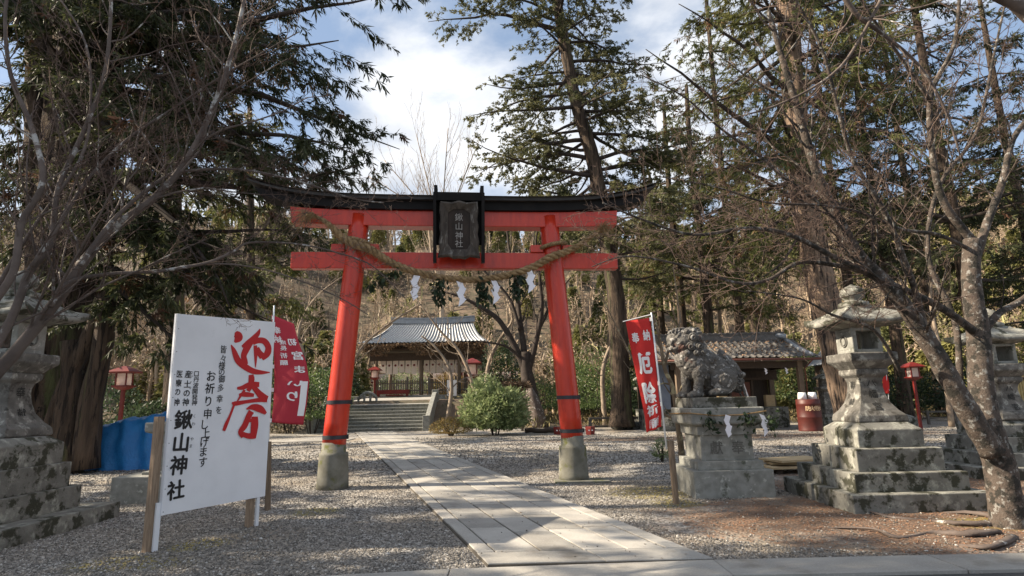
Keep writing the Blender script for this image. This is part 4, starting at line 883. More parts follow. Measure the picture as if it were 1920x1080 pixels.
mb.box(6.1, 13.9, eY + .02, eY + .1, ez - .16, ez - .04); mb.box(13.82, 13.92, eY, rY, ez - .1, ez)
roof2 = mb.build('roof', TILEB, hu, True)
mb = MB(); ridge_bar(mb, (6.0, rY, rz_ - .06), (13.5, rY, rz_ - .06), .15, .42, .03)
for x in np.arange(6.1, 13.5, .3): mb.box(x, x + .16, rY - .19, rY + .19, rz_ + .33, rz_ + .39)
mb.build('roof_ridge', TILEB, roof2)
mb = MB(); mb.tube([(13.5, rY - .05, rz_ + .02), (13.5, (rY + eY) / 2, (rz_ + ez) / 2), (13.5, eY, ez + .09)], .11, 8); mb.tube([(13.1, rY - .05, rz_ + .22), (13.5, rY - .3, rz_ + .12)], .13, 8); mb.build('verge_ridge', TILE, roof2, True)
mb = MB(); mb.tube([(6.2, eY - .08, ez - .06), (13.9, eY - .08, ez - .1)], .05, 6); mb.tube([(13.55, eY - .05, ez - .1), (13.4, Y0 - .2, ez - .5), (13.45, Y0 - .15, 0)], .035, 6); mb.build('gutter', M('brown gutter', (.14, .05, .035), None, 5, .5), hu, True)
N = 700; x = rng.uniform(6.3, 13.5, N); v = rng.uniform(.0, 1, N) ** .8; P = np.stack([x, eY + (rY - eY) * v, ez + (rz_ - ez) * v + .06], 1); mb = MB(); mb.add(*leaves(P, rng.normal(0, 1, (N, 3)) * [1, 1, .2], .12, .6)); tag(mb.build('fallen_leaves', M('dry leaves', (.24, .15, .09), (.17, .12, .08), 3, .9, 0, island=.6)), 'dry brown leaves scattered on the side shrine roof', 'leaves', kind='stuff')
# second little roof further right
h2 = thing('small_shrine', 'little tiled shrine in shade right of the side shrine', 'building'); a = A(1545, 690, 31); mb = MB(); cx, cy = a[0] + .6, 31
tiles(mb, (cx - 1.2, cy + .8, 3.0), (cx - 1.2, cy - .9, 3.0), (cx, cy - .9, 4.05), (cx, cy + .8, 4.05), .25, .25, .05, .05); tiles(mb, (cx + 1.2, cy - .9, 3.0), (cx + 1.2, cy + .8, 3.0), (cx, cy + .8, 4.05), (cx, cy - .9, 4.05), .25, .25, .05, .05); mb.build('roof', TILE, h2, True)
mb = MB(); mb.box(cx - .8, cx + .8, cy - .5, cy + .6, -.02, 3.0); mb.loft([[(cx - .8, y, 3.0), (cx + .8, y, 3.0), (cx, y, 3.9)] for y in (cy - .55, cy + .6)]); mb.build('body', WOODD, h2)
# small far lantern
def small_lantern(x, y, label, s=1., group='small stone lanterns'):
    t_ = thing('small_stone_lantern', label, 'stone lantern', group, (x, y, 0)); mb = MB(); mb.square([(.45 * s, -.05), (.45 * s, .35 * s), (.3 * s, .37 * s), (.28 * s, .6 * s)]); mb.build('base', STONE, t_, bevel=.01)
    mb = MB(); mb.square([(.19 * s, .6 * s), (.17 * s, 1.55 * s), (.34 * s, 1.68 * s), (.34 * s, 1.78 * s)]); mb.build('shaft', STONED, t_, bevel=.01); mb = MB(); mb.square([(.17 * s, 1.78 * s), (.17 * s, 2.1 * s)]); mb.build('firebox', STONED, t_)
    mb = MB(); mb.square([(.36 * s, 2.1 * s), (.36 * s, 2.16 * s), (.2 * s, 2.28 * s), (.1 * s, 2.34 * s)]); mb.lathe([(.1 * s, 2.34 * s), (.14 * s, 2.42 * s), (.12 * s, 2.5 * s), (.02 * s, 2.62 * s)], 12); mb.build('lantern_roof', STONE, t_); return t_
p = G(1556, 803); small_lantern(p[0], p[1], 'small stone lantern in shade beside the red drum', 1.05)
p = G(1080, 790); small_lantern(A(1230, 700, 33)[0] - .8, 33, 'dim stone lantern standing behind the leaning red banner', 1.2)
p = G(1521, 808); dr = thing('fire_drum', 'rust red fire water drum with white lettering and two white buckets on top', 'drum', None, (p[0], p[1], 0))
mb = MB(); mb.lathe([(a - .08, b_) for a, b_ in ((.56, 0), (.57, .03), (.56, .06), (.56, .55), (.575, .58), (.56, .61), (.56, 1.1), (.575, 1.13), (.56, 1.16), (.56, 1.32), (.54, 1.33))], 32); db = mb.build('body', BARREL, dr, True)
mb = MB()
for i, ch in enumerate('防火用水'[::1]):
    an = (i - 1.5) * .33; put(mb, ch, (math.sin(an) * .502, -math.cos(an) * .502, .95), (math.cos(an), math.sin(an), 0), (0, 0, 1), .22, .02)
mb.build('lettering', M('yellowish print', (.7, .5, .3), None), db)
for x in (-.22, .22):
    mb = MB(); mb.lathe([(.19, 1.335), (.15, 1.62), (.13, 1.62)], 20, (x, 0, 0)); o = mb.build('white_bucket', WTXT, smooth=True); o.location = (p[0], p[1], 0)
    tag(o, 'upturned white bucket standing on the red drum, ' + ('left' if x < 0 else 'right') + ' one', 'bucket', 'buckets on the drum')
# red fire buckets by the torii
for px, lb in ((1047, 'small red square bucket left of the right gate post'), (1107, 'small red square bucket right of the right gate post')):
    p = G(px, 815); mb = MB(); mb.lathe([(.19, 0), (.22, .34), (.2, .35)], 4, (p[0], p[1], 0)); bo = mb.build('fire_bucket', RED2); tag(bo, lb, 'bucket', 'fire buckets'); mb = MB()
    mb.box(p[0] - .1, p[0] + .1, p[1] - .17, p[1] - .158, .17, .22); mb.build('white_band', WTXT, bo)
# kerb logs, low rails
def log(name, a, b_, r, mat, label, cat, h=.12):
    mb = MB(); n = 6; mb.tube([np.array(a) + (np.array(b_) - np.array(a)) * t + [0, 0, .03 * math.sin(t * 9)] for t in np.linspace(0, 1, n)], r, 8); return tag(mb.build(name, mat, smooth=True), label, cat)
a = G(985, 812); b_ = G(1040, 812); log('border_log', a + [0, 0, .12], b_ + [0, 0, .12], .12, WOODD, 'dark log bordering the gravel left of the right gate post', 'log')
a = G(520, 806); b_ = G(622, 806); log('border_pipe', a + [0, 0, .12], b_ + [0, 0, .12], .07, STONE2, 'thin grey rail lying along the gravel edge behind the left banner', 'rail')
rl = thing('low_rail', 'low weathered wooden rail fence right of the red gate post', 'fence'); a = G(1105, 806); b_ = G(1225, 806); mb = MB()
mb.box(a[0], b_[0], a[1] - .1, a[1] + .12, .52, .62); mb.box(a[0] + .3, b_[0] - .5, a[1] + .3, a[1] + .45, .1, .2); mb.build('rail', GREYW, rl)
for t in (0.02, .5, .85, .98): mb = MB(); x = a[0] + (b_[0] - a[0]) * t; mb.box(x - .08, x + .08, a[1] - .06, a[1] + .08, -.02, .52); mb.build('post', GREYW, rl)
r2 = thing('far_bench_rail', 'low wooden rail at the gravel edge behind the maple trunk', 'fence'); a = G(1735, 796); mb = MB(); mb.box(a[0], a[0] + 3, a[1], a[1] + .1, .55, .63); mb.box(a[0], a[0] + 3, a[1], a[1] + .1, .25, .33); mb.build('rail', GREYW, r2)
mb = MB()
for t in (.1, 1.4, 2.8): mb.box(a[0] + t, a[0] + t + .1, a[1] - .1, a[1] - .005, -.02, .66)
mb.build('post', GREYW, r2)
# boulders
def boulder(x, y, r, label, z=0):
    bm = bmesh.new(); bmesh.ops.create_icosphere(bm, subdivisions=3, radius=1); rr = np.random.default_rng(int(abs(x * 91 + y * 37)))
    ph = rr.uniform(0, 6, 6)
    for v in bm.verts:
        k = 1 + .14 * math.sin(v.co.x * 3 + ph[0]) + .12 * math.sin(v.co.y * 4 + ph[1]) + .1 * math.sin(v.co.z * 5 + ph[2]) + .05 * math.sin(v.co.x * 9 + v.co.z * 7 + ph[3]); v.co = v.co * k; v.co.x *= r; v.co.y *= r * .8; v.co.z = v.co.z * r * .6 + r * .25
    me = bpy.data.meshes.new('boulder'); bm.to_mesh(me); bm.free(); me.materials.append(STONE); o = bpy.data.objects.new('boulder', me); C.objects.link(o); o.location = (x, y, z)
    for pl_ in me.polygons: pl_.use_smooth = True
    return tag(o, label, 'boulder', 'boulders round the forecourt')
for px, py, r, lb in ((1180, 800, .8, 'pale boulder behind the low wooden rail'), (1262, 803, .75, 'round boulder just behind the thin tree'), (596, 803, .45, 'small rock at the foot of the stone steps, left side'), (1640, 800, .5, 'low rock behind the right stone lantern shaft'), (945, 800, .6, 'boulder behind the rhododendron bush'), (1690, 796, .7, 'flat rock by the red lantern post'), (540, 800, .6, 'rock in shade behind the red banner')):
    p = G(px, py + 4); boulder(p[0], p[1], r, lb)
# tarp, boards, block
tp = MB(); nx_, ny_ = 60, 34
xa, xb_, ya, yb_ = -11.5, -7.9, 15.4, 18.0; Xg, Yg = np.meshgrid(np.linspace(0, 1, nx_), np.linspace(0, 1, ny_))
hh = 1.30 * np.clip(np.minimum(Yg / .12, 1), 0, 1) ** .6 * np.clip(np.minimum((1 - Yg) / .15, 1), 0, 1) ** .6 * np.clip(np.minimum(Xg / .09, (1 - Xg) / .1), 0, 1) ** .5 * (.84 + .2 * sm(Xg * 1.6))
fold = .035 * np.sin(Xg * 19 + 3 * Yg + 1.5 * np.sin(Yg * 9)) + .03 * np.sin(Xg * 71 + Yg * 8) + .04 * np.sin(Yg * 22 + Xg * 7)
hh = np.maximum(hh + fold * np.clip(hh, 0, 1), .0); XX = xa + (xb_ - xa) * Xg + .05 * np.sin(Yg * 25 + hh * 6); YY = ya + (yb_ - ya) * Yg + .07 * np.sin(Xg * 38 + hh * 3) * (1 - Yg)
idx = np.arange(nx_ * ny_).reshape(ny_, nx_); F = np.stack([idx[:-1, :-1], idx[:-1, 1:], idx[1:, 1:], idx[1:, :-1]], 2).reshape(-1, 4); tp.add(np.stack([XX, YY, hh], 2).reshape(-1, 3), F)
o = tp.build('blue_tarpaulin', TARP, smooth=True); o.modifiers.new('s', 'SUBSURF').render_levels = 1; tag(o, 'crumpled blue tarpaulin draped over a heap beside the cedar trunk', 'tarpaulin')
for k, (px, py, w_, rz, z) in enumerate(((1492, 885, 1.35, .1, .1), (1500, 883, 1.3, -.1, .16), (1490, 884, 1.1, .25, .22))):
    p = G(px, py); mb = MB(); mb.box(p[0] - w_ / 2, p[0] + w_ / 2, p[1] - .35, p[1] + .35, z, z + .04, rz=rz); tag(mb.build('board', WOODL), ('bottom', 'middle', 'top')[k] + ' one of three pale boards stacked left of the stone lantern', 'board', 'pale boards stacked by the lantern')
mb = MB(); p = G(1492, 885)
for dx in (-.5, .35): mb.box(p[0] + dx, p[0] + dx + .12, p[1] - .3, p[1] + .3, -.01, .1)
tag(mb.build('board_bearers', WOODD), 'dark timber blocks under the stack of pale boards', 'blocks')
bf = thing('bamboo_fence', 'yellow bamboo fence behind the right edge stone lantern', 'fence'); a = A(1840, 700, 19); mb = MB()
for x in np.arange(a[0], a[0] + 3.5, .09): mb.tube([(x, 19, 0), (x, 19, 2.3)], .04, 6)
mb.build('canes', YELL, bf, True); mb = MB(); mb.tube([(a[0] - .1, 18.93, 1.9), (a[0] + 3.5, 18.93, 1.9)], .04, 6); mb.tube([(a[0] - .1, 18.93, .5), (a[0] + 3.5, 18.93, .5)], .04, 6); mb.build('cross_cane', WOODD, bf, True)
# far red banner behind the right lantern
Yq = 22.; fb0, fb1 = A(1668, 765, Yq), A(1658, 660, Yq)
def fnq(u, v): p = A(1646 + 12 * u + 10 * v, 668 + 70 * v, Yq); p[1] += .06 * math.sin(u * 6 + v * 7); return p
banner('far_banner', 'small red and white banner seen behind the right stone lantern shaft', fnq, FLAG2, [('奉', .5, .2, .6, .16, .04, False), ('納', .5, .45, .6, .16, .04, False)], fb0, fb1, [(.03, 1), (.9, 1)], n=(4, 12))
# post shed by the rhododendron
sg = thing('wooden_stand', 'small wooden stand with a thatched top right of the rhododendron', 'stand'); p = G(978, 808); mb = MB()
for dx in (-1.5, .05): mb.box(p[0] + dx - .07, p[0] + dx + .07, p[1] - .05, p[1] + .07, -.02, 2.2)
mb.build('post', WOOD, sg); mb = MB(); N = 1500; q = rng.uniform(-1.9, .4, N); P = np.stack([p[0] + q, p[1] + rng.uniform(-.5, .5, N), 2.45 - .25 * np.abs(rng.normal(0, .8, N))], 1); mb.add(*leaves(P, rng.normal(0, 1, (N, 3)) * [1, 1, .5], .3, .18)); mb.box(p[0] - 1.8, p[0] + .3, p[1] - .4, p[1] + .4, 2.15, 2.2); mb.build('thatch', M('thatch straw', (.2, .13, .08), (.12, .08, .05), 4, .9, 0, island=.5), sg)
# left torn straw on the pedestal block
# ------------------------------------------------------------------ vegetation tools
def unit(v): return v / (np.linalg.norm(v) + 1e-9)
class Bare:
    """collects thick limbs and fine twigs of one leafless tree"""
    def __init__(s, seed, up=.15, spread=1., kink=.22, flat=.0, twig=.0018):
        s.r = np.random.default_rng(seed); s.limbs = []; s.p0 = []; s.p1 = []; s.a = []; s.b = []; s.up = up; s.spread = spread; s.kink = kink; s.flat = flat; s.twig = twig
    def limb(s, P, r0, r1, k=5): P = smoothpoly(P, k); s.limbs.append((P, np.linspace(r0, r1, len(P)))); return P
    def poly(s, p, d, L, r0, n):
        pts = [p]; d = unit(d)
        for i in range(n):
            d = unit(d + s.r.normal(0, s.kink, 3) * [1, 1, 1 - s.flat] + [0, 0, s.up * .35]); pts.append(pts[-1] + d * L / n)
        return np.array(pts)
    def grow(s, P, r0, r1, lev, dens, ratio=.55, start=.15, lmin=.12):
        seg = np.linalg.norm(np.diff(P, axis=0), axis=1); L = seg.sum(); n = max(1, int(L * dens)); cum = np.concatenate([[0], np.cumsum(seg)])
        for i in range(n):
            t = start + (1 - start) * (i + s.r.uniform(0, 1)) / n; q = t * L; j = min(int(np.searchsorted(cum, q)) - 1, len(seg) - 1); j = max(j, 0); f = (q - cum[j]) / (seg[j] + 1e-9)
            p = P[j] + (P[j + 1] - P[j]) * f; T = unit(P[j + 1] - P[j]); s_ = s.r.normal(0, 1, 3); s_ -= T * np.dot(s_, T); s_ = unit(s_ * [1, 1, 1 - s.flat])
            d = T * s.r.uniform(.45, 1.0) + s_ * s.r.uniform(.5, 1.0) * s.spread + [0, 0, s.up]
            l = L * ratio * (1 - .55 * t) * s.r.uniform(.55, 1.15); l = max(l, lmin); rr = (r0 + (r1 - r0) * t) * s.r.uniform(.4, .62); rr = max(rr, s.twig)
            Q = s.poly(p, d, l, rr, 5 if lev > 1 else 3)
            ra = np.linspace(rr, max(rr * .35, s.twig * .7), len(Q))
            s.p0.append(Q[:-1]); s.p1.append(Q[1:]); s.a.append(ra[:-1]); s.b.append(ra[1:])
            if lev > 0: s.grow(Q, rr, ra[-1], lev - 1, dens * 1.45, ratio * .93, .12, lmin * .8)
    def build(s, name, label, cat, mats, group=None, nl=10):
        t_ = thing(name, label, cat, group); mb = MB()
        for P, r in s.limbs: mb.tube(P, r, nl, rough=.06)
        mb.build('trunk', mats[0], t_, True)
        p0 = np.concatenate(s.p0); p1 = np.concatenate(s.p1); a = np.concatenate(s.a); b_ = np.concatenate(s.b); big = a > .006
        mb = MB(); mb.segs(p0[big], p1[big], a[big], b_[big], 5, 0); mb.segs(p0[~big], p1[~big], a[~big], b_[~big], 3, 1); mb.build('crown', [mats[0], mats[1]], t_, True)
        return t_
def lp(pts, Y, dY=0):   # photo polyline at a distance, drifting in depth
    n = len(pts); return [A(x, y, (Y if np.isscalar(Y) else Y[i]) + dY * i / (n - 1)) for i, (x, y) in enumerate(pts)]
def sprays(P, D, size, rgn, blades=10, width=.10, droop=.3, spread=.9):
    N = len(P); D = D / (np.linalg.norm(D, axis=1)[:, None] + 1e-9); sz = (size * rgn.uniform(.6, 1.3, N))
    t = rgn.uniform(0, 1, (N, blades)); B = P[:, None] + D[:, None] * (t * sz[:, None])[..., None]
    dr = D[:, None] * .9 + rgn.normal(0, spread, (N, blades, 3)) * .62 + np.array([0, 0, -droop]); dr /= np.linalg.norm(dr, axis=2)[..., None]
    S = np.cross(dr, rgn.normal(0, 1, (N, blades, 3))); S /= np.linalg.norm(S, axis=2)[..., None] + 1e-9
    L = (sz[:, None] * rgn.uniform(.35, .8, (N, blades)))[..., None]; W_ = L * width * 1.3
    V = np.stack([B, B + dr * L * .45 + S * W_, B + dr * L, B + dr * L * .45 - S * W_], 2).reshape(-1, 3)
    return V, (np.arange(N * blades) * 4)[:, None] + np.arange(4)[None]
def conifer(name, label, trunkP, r0, r1, seed, zr, limb_len, nlimb, mats, leafsize=.3, blades=9, width=.1, droop=.35, elev=.1, sag=.25, sec=9, per=6, group=None, az=None, extra=(), flat=.35, bark_rough=.08, nt_=16, gap=0.):
    rg = np.random.default_rng(seed); t_ = thing(name, label, 'tree', group); TP = smoothpoly(trunkP, 6); TR = np.linspace(r0, r1, len(TP)); TR[:3] *= [1.35, 1.18, 1.07] if r0 < 1 else [1.06, 1.04, 1.02]
    mb = MB(); mb.tube(TP, TR, nt_, rough=bark_rough); mb.build('trunk', mats[0], t_, True)
    w_ = MB(); SP = []; SD = []; limbs = []
    for i in range(nlimb):
        z = zr[0] + (zr[1] - zr[0]) * ((i + rg.uniform(0, 1)) / nlimb); j = int(np.argmin(np.abs(TP[:, 2] - z))); p = TP[j]
        a = rg.uniform(0, 2 * np.pi) if az is None else rg.uniform(*az); k = (z - zr[0]) / (zr[1] - zr[0]); L = limb_len(k) * rg.uniform(.7, 1.15)
        limbs.append((p, np.array([math.cos(a), math.sin(a), elev + rg.normal(0, .12)]), L, TR[j]))
    for p, tgt, in extra: limbs.append((np.asarray(p), np.asarray(tgt) - np.asarray(p), np.linalg.norm(np.asarray(tgt) - np.asarray(p)), .3))
    for p, d, L, tr in limbs:
        d = unit(d); n = 9; pts = [p]; dd = d.copy()
        for i in range(n): dd = unit(dd + rg.normal(0, .09, 3) + [0, 0, -sag / n * (1.6 - 2.2 * (i / n) * (1 if sag > 0 else 0))]); pts.append(pts[-1] + dd * L / n)
        pts = np.array(pts); rb = min(.018 * L + .01, tr * .6); rr = np.linspace(rb, .012, n + 1); w_.tube(pts, rr, 6)
        for q in range(sec * 2):
            t = rg.uniform(.12, 1); jj = min(int(t * n), n - 1); b_ = pts[jj] + (pts[jj + 1] - pts[jj]) * (t * n - jj); T = unit(pts[jj + 1] - pts[jj]); side = unit(np.cross(T, [0, 0, 1])) * (1 if q % 2 else -1)
            d2 = unit(T * rg.uniform(.4, 1) + side * rg.uniform(.5, 1.1) + rg.normal(0, .2, 3) * [1, 1, 1 - flat] + [0, 0, -.12]); l2 = L * (.42 * (1.05 - t) + .10) * rg.uniform(.6, 1.2)
            e_ = b_ + d2 * l2 + [0, 0, -droop * .25 * l2]; w_.segs([b_, (b_ + e_) / 2 + [0, 0, .03 * l2]], [(b_ + e_) / 2 + [0, 0, .03 * l2], e_], [.01, .007], [.007, .003], 4)
            if rg.uniform(0, 1) < gap: continue
            m_ = max(2, int(per * l2 / .8)); tt = rg.uniform(.15, 1.02, m_)[:, None]; SP.append(b_ + (e_ - b_) * tt + rg.normal(0, .05, (m_, 3))); SD.append(np.tile(d2, (m_, 1)) + rg.normal(0, .5, (m_, 3)) * [1, 1, 1 - flat] + [0, 0, -droop * .6])
    SP = np.concatenate(SP); SD = np.concatenate(SD); w_.build('limbs', mats[1], t_, True)
    mb = MB(); mb.add(*sprays(SP, SD, leafsize, rg, blades, width, droop)); mb.build('crown', mats[2], t_)
    return t_
def bush(name, label, c, rad, n, leaf, mat, seed, stems=6, width=.4, group=None, cat='shrub', shell=.45, up=.3, lump=.25, zc=.55):
    rg = np.random.default_rng(seed); t_ = thing(name, label, cat, group, c); d = rg.normal(0, 1, (n, 3)); d /= np.linalg.norm(d, axis=1)[:, None]; d[:, 2] = np.abs(d[:, 2]) * rg.choice([1, 1, -.35], n)
    K = rg.normal(0, 1, (14, 3)); K /= np.linalg.norm(K, axis=1)[:, None]; l_ = np.max(d @ K.T, axis=1); rr = (1 - shell * rg.uniform(0, 1, n) ** 1.4) * (1 - lump + lump * 1.3 * (l_ - .5) * 2)
    P = d * rr[:, None] * np.array(rad) + [0, 0, rad[2] * zc]; P[:, 2] = np.maximum(P[:, 2], .03)
    mb = MB(); mb.add(*leaves(P, d * .8 + rg.normal(0, .7, (n, 3)) + [0, 0, up], leaf, width)); mb.build('foliage', mat, t_)
    mb = MB()
    for i in range(stems):
        a = rg.uniform(0, 6.28); e_ = np.array([math.cos(a) * rad[0] * .6, math.sin(a) * rad[1] * .6, rad[2] * 1.1]); mb.tube([(e_[0] * .15, e_[1] * .15, 0), e_ * .45, e_], [.03, .022, .01], 5)
    mb.build('stem', BARKD, t_); return t_
# ------------------------------------------------------------------ shrubs
def at(px, py): p = G(px, py); return (p[0], p[1], float(gz(p[0], p[1])))
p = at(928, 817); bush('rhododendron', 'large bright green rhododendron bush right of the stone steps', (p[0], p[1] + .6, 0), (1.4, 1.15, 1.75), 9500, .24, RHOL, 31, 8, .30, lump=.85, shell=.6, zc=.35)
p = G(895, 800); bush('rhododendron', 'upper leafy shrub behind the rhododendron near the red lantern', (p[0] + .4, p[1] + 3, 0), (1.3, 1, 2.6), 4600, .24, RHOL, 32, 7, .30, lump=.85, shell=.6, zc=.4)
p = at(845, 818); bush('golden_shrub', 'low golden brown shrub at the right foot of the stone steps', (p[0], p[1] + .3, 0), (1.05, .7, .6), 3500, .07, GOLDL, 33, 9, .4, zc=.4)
p = at(1243, 866); bush('small_plant', 'small bright green seedling at the foot of the thin tree', (p[0], p[1], 0), (.22, .2, .34), 420, .09, RHOL, 34, 4, .3)
k = 0
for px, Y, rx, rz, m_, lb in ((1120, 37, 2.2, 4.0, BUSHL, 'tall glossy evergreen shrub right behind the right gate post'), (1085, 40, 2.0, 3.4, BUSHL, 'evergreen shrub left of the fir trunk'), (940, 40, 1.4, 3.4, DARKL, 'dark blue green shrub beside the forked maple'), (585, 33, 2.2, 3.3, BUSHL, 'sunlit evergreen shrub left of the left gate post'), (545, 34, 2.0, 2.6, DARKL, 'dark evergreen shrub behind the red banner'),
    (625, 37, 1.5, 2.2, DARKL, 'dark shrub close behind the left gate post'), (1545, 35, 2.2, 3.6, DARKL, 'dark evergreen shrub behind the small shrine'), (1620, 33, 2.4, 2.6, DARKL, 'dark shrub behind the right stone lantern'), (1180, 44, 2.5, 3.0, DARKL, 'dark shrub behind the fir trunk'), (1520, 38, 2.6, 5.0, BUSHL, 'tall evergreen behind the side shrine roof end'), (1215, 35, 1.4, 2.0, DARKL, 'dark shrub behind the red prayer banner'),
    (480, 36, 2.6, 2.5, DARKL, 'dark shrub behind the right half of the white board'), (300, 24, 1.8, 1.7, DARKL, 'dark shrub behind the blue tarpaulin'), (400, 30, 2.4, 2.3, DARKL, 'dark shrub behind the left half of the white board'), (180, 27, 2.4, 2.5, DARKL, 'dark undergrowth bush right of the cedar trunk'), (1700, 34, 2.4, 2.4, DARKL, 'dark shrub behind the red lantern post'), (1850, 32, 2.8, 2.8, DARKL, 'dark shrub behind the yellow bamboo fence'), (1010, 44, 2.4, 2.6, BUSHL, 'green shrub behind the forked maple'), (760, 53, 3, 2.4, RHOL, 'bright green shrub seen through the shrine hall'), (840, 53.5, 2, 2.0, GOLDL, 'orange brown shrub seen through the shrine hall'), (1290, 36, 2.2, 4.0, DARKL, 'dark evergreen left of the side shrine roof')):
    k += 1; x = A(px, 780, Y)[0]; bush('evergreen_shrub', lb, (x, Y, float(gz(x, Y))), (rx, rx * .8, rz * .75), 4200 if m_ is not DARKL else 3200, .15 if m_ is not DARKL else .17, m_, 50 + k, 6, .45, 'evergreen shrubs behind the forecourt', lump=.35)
# ------------------------------------------------------------------ giant left cedar
Yc = 15.8
tr = [A(82, 900, Yc), A(88, 800, Yc), A(98, 700, Yc), A(118, 560, Yc), A(130, 420, Yc), A(140, 250, Yc), A(150, 60, Yc), A(160, -200, Yc), A(165, -500, Yc)]
def tgt(px, py, Y): return A(px, py, Y)
ex = []
for (sx_, sy_), (ex_, ey_), Y in (((150, 120), (735, -60), 13.5), ((150, 60), (700, 60), 13.2), ((150, 150), (730, 120), 14.2), ((150, 200), (640, 150), 13), ((145, 260), (560, 170), 15), ((140, 260), (700, 235), 14.5), ((135, 330), (680, 300), 15.), ((140, 300), (590, 330), 13.5), ((130, 380), (520, 400), 14.5), ((130, 420), (500, 470), 14), ((125, 440), (430, 560), 14.5), ((125, 450), (330, 560), 13.5),
    ((130, 380), (420, 430), 13), ((150, 20), (480, -20), 12.5), ((150, 60), (330, 60), 13), ((140, 150), (400, 120), 16.5), ((140, 100), (520, 60), 16.5), ((150, -50), (660, -120), 15), ((130, 300), (300, 380), 17), ((150, 60), (600, -30), 17), ((130, 250), (420, 260), 17.5), ((140, 120), (-120, 160), 14), ((130, 250), (-150, 300), 14), ((150, 0), (-100, -50), 14), ((130, 330), (-50, 380), 15.5), ((120, 440), (300, 520), 16), ((125, 400), (560, 520), 15.5), ((125, 400), (20, 470), 16.5), ((140, 150), (40, 60), 13), ((140, 200), (280, 230), 12.5), ((150, -100), (560, -160), 13)):
    ex.append((A(sx_, sy_, Yc), A(ex_, ey_, Y)))
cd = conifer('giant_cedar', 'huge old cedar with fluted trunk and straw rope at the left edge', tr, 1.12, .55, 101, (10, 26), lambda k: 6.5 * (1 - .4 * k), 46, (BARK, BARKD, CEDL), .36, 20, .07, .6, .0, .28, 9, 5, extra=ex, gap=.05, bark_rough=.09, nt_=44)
mb = MB()
for (a, b_), r in ((((190, 560), (86, 830)), (.16, .2)), (((200, 560), (158, 880)), (.2, .3)), (((60, 560), (40, 850)), (.3, .35)), (((130, 640), (126, 900)), (.2, .32)), (((230, 120), (170, 520)), (.3, .45)), (((70, 100), (85, 480)), (.28, .4))):
    a = (a[0] - 5, -120) if a[1] < 200 else a; P = [A(a[0] + (b_[0] - a[0]) * t + 4 * math.sin(t * 7), a[1] + (b_[1] - a[1]) * t, Yc - .95 if a[1] > 500 else Yc - .3) for t in np.linspace(0, 1, 9)]; mb.tube(P, np.linspace(r[0], r[1], 9), 14, rough=.12)
mb.build('buttress', BARK, cd, True)
rw = thing('cedar_rope', 'brown twisted straw rope tied around the giant cedar trunk', 'rope'); c_ = A(88, 835, Yc); wrapped(c_[0], c_[2] - .02, 3, 1.33, Yc, .0, .11, 'twisted_cord', rw)
mb = MB(); e_ = np.array([c_[0] + 1.36, Yc - .5, c_[2]]); mb.segs(np.tile(e_, (120, 1)) + rng.normal(0, .05, (120, 3)), e_ + rng.normal(0, .12, (120, 3)) + [.12, -.1, -.05], .006, .002); mb.build('loose_straw', ROPE, rw)
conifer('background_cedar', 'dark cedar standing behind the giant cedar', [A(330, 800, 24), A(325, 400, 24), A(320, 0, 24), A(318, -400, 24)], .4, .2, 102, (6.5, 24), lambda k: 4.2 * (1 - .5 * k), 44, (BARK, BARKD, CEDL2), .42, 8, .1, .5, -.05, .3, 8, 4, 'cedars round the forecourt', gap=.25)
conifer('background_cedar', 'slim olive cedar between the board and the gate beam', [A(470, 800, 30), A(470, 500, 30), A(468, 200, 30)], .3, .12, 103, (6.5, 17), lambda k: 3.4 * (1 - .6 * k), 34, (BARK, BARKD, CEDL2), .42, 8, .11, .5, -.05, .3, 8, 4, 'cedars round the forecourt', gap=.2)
# central fir
fir = conifer('tall_fir', 'tall leaning fir with sparse layered branches rising behind the gate', [A(1166, 800, 30), A(1163, 700, 30), A(1155, 560, 30), A(1135, 430, 30), A(1112, 300, 30), A(1080, 190, 30), A(1058, 80, 30), A(1040, -30, 30), A(1025, -200, 30), A(1015, -420, 30)], .52, .2, 104, (9.5, 34), lambda k: 5.6 * (1 - .45 * k) + .8, 86, (BARK, BARKD, FIRL), .24, 15, .14, .15, .02, .22, 10, 6, flat=.75, gap=.15,
    extra=[(A(1060, 60, 30), A(800, 32, 28)), (A(1085, 200, 30), A(880, 170, 28)), (A(1118, 330, 30), A(880, 300, 28)), (A(1112, 300, 30), A(900, 230, 31)), (A(1135, 400, 30), A(940, 350, 28)), (A(1100, 250, 30), A(1290, 230, 29)), (A(1130, 380, 30), A(1320, 350, 29)), (A(1145, 480, 30), A(1300, 440, 29)), (A(1150, 520, 30), A(1290, 545, 30))])
# right cedars
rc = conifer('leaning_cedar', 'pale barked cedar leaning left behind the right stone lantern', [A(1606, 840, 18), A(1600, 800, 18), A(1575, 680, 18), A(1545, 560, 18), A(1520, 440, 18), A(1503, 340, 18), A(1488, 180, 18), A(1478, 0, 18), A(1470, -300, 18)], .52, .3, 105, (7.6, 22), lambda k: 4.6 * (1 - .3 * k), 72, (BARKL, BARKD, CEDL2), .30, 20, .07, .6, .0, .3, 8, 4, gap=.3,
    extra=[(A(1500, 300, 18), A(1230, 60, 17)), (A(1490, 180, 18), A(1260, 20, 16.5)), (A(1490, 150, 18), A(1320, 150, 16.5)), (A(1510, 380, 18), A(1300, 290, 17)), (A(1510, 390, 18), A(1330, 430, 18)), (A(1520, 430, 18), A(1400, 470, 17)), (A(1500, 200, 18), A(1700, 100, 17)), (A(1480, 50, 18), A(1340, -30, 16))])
k = 0
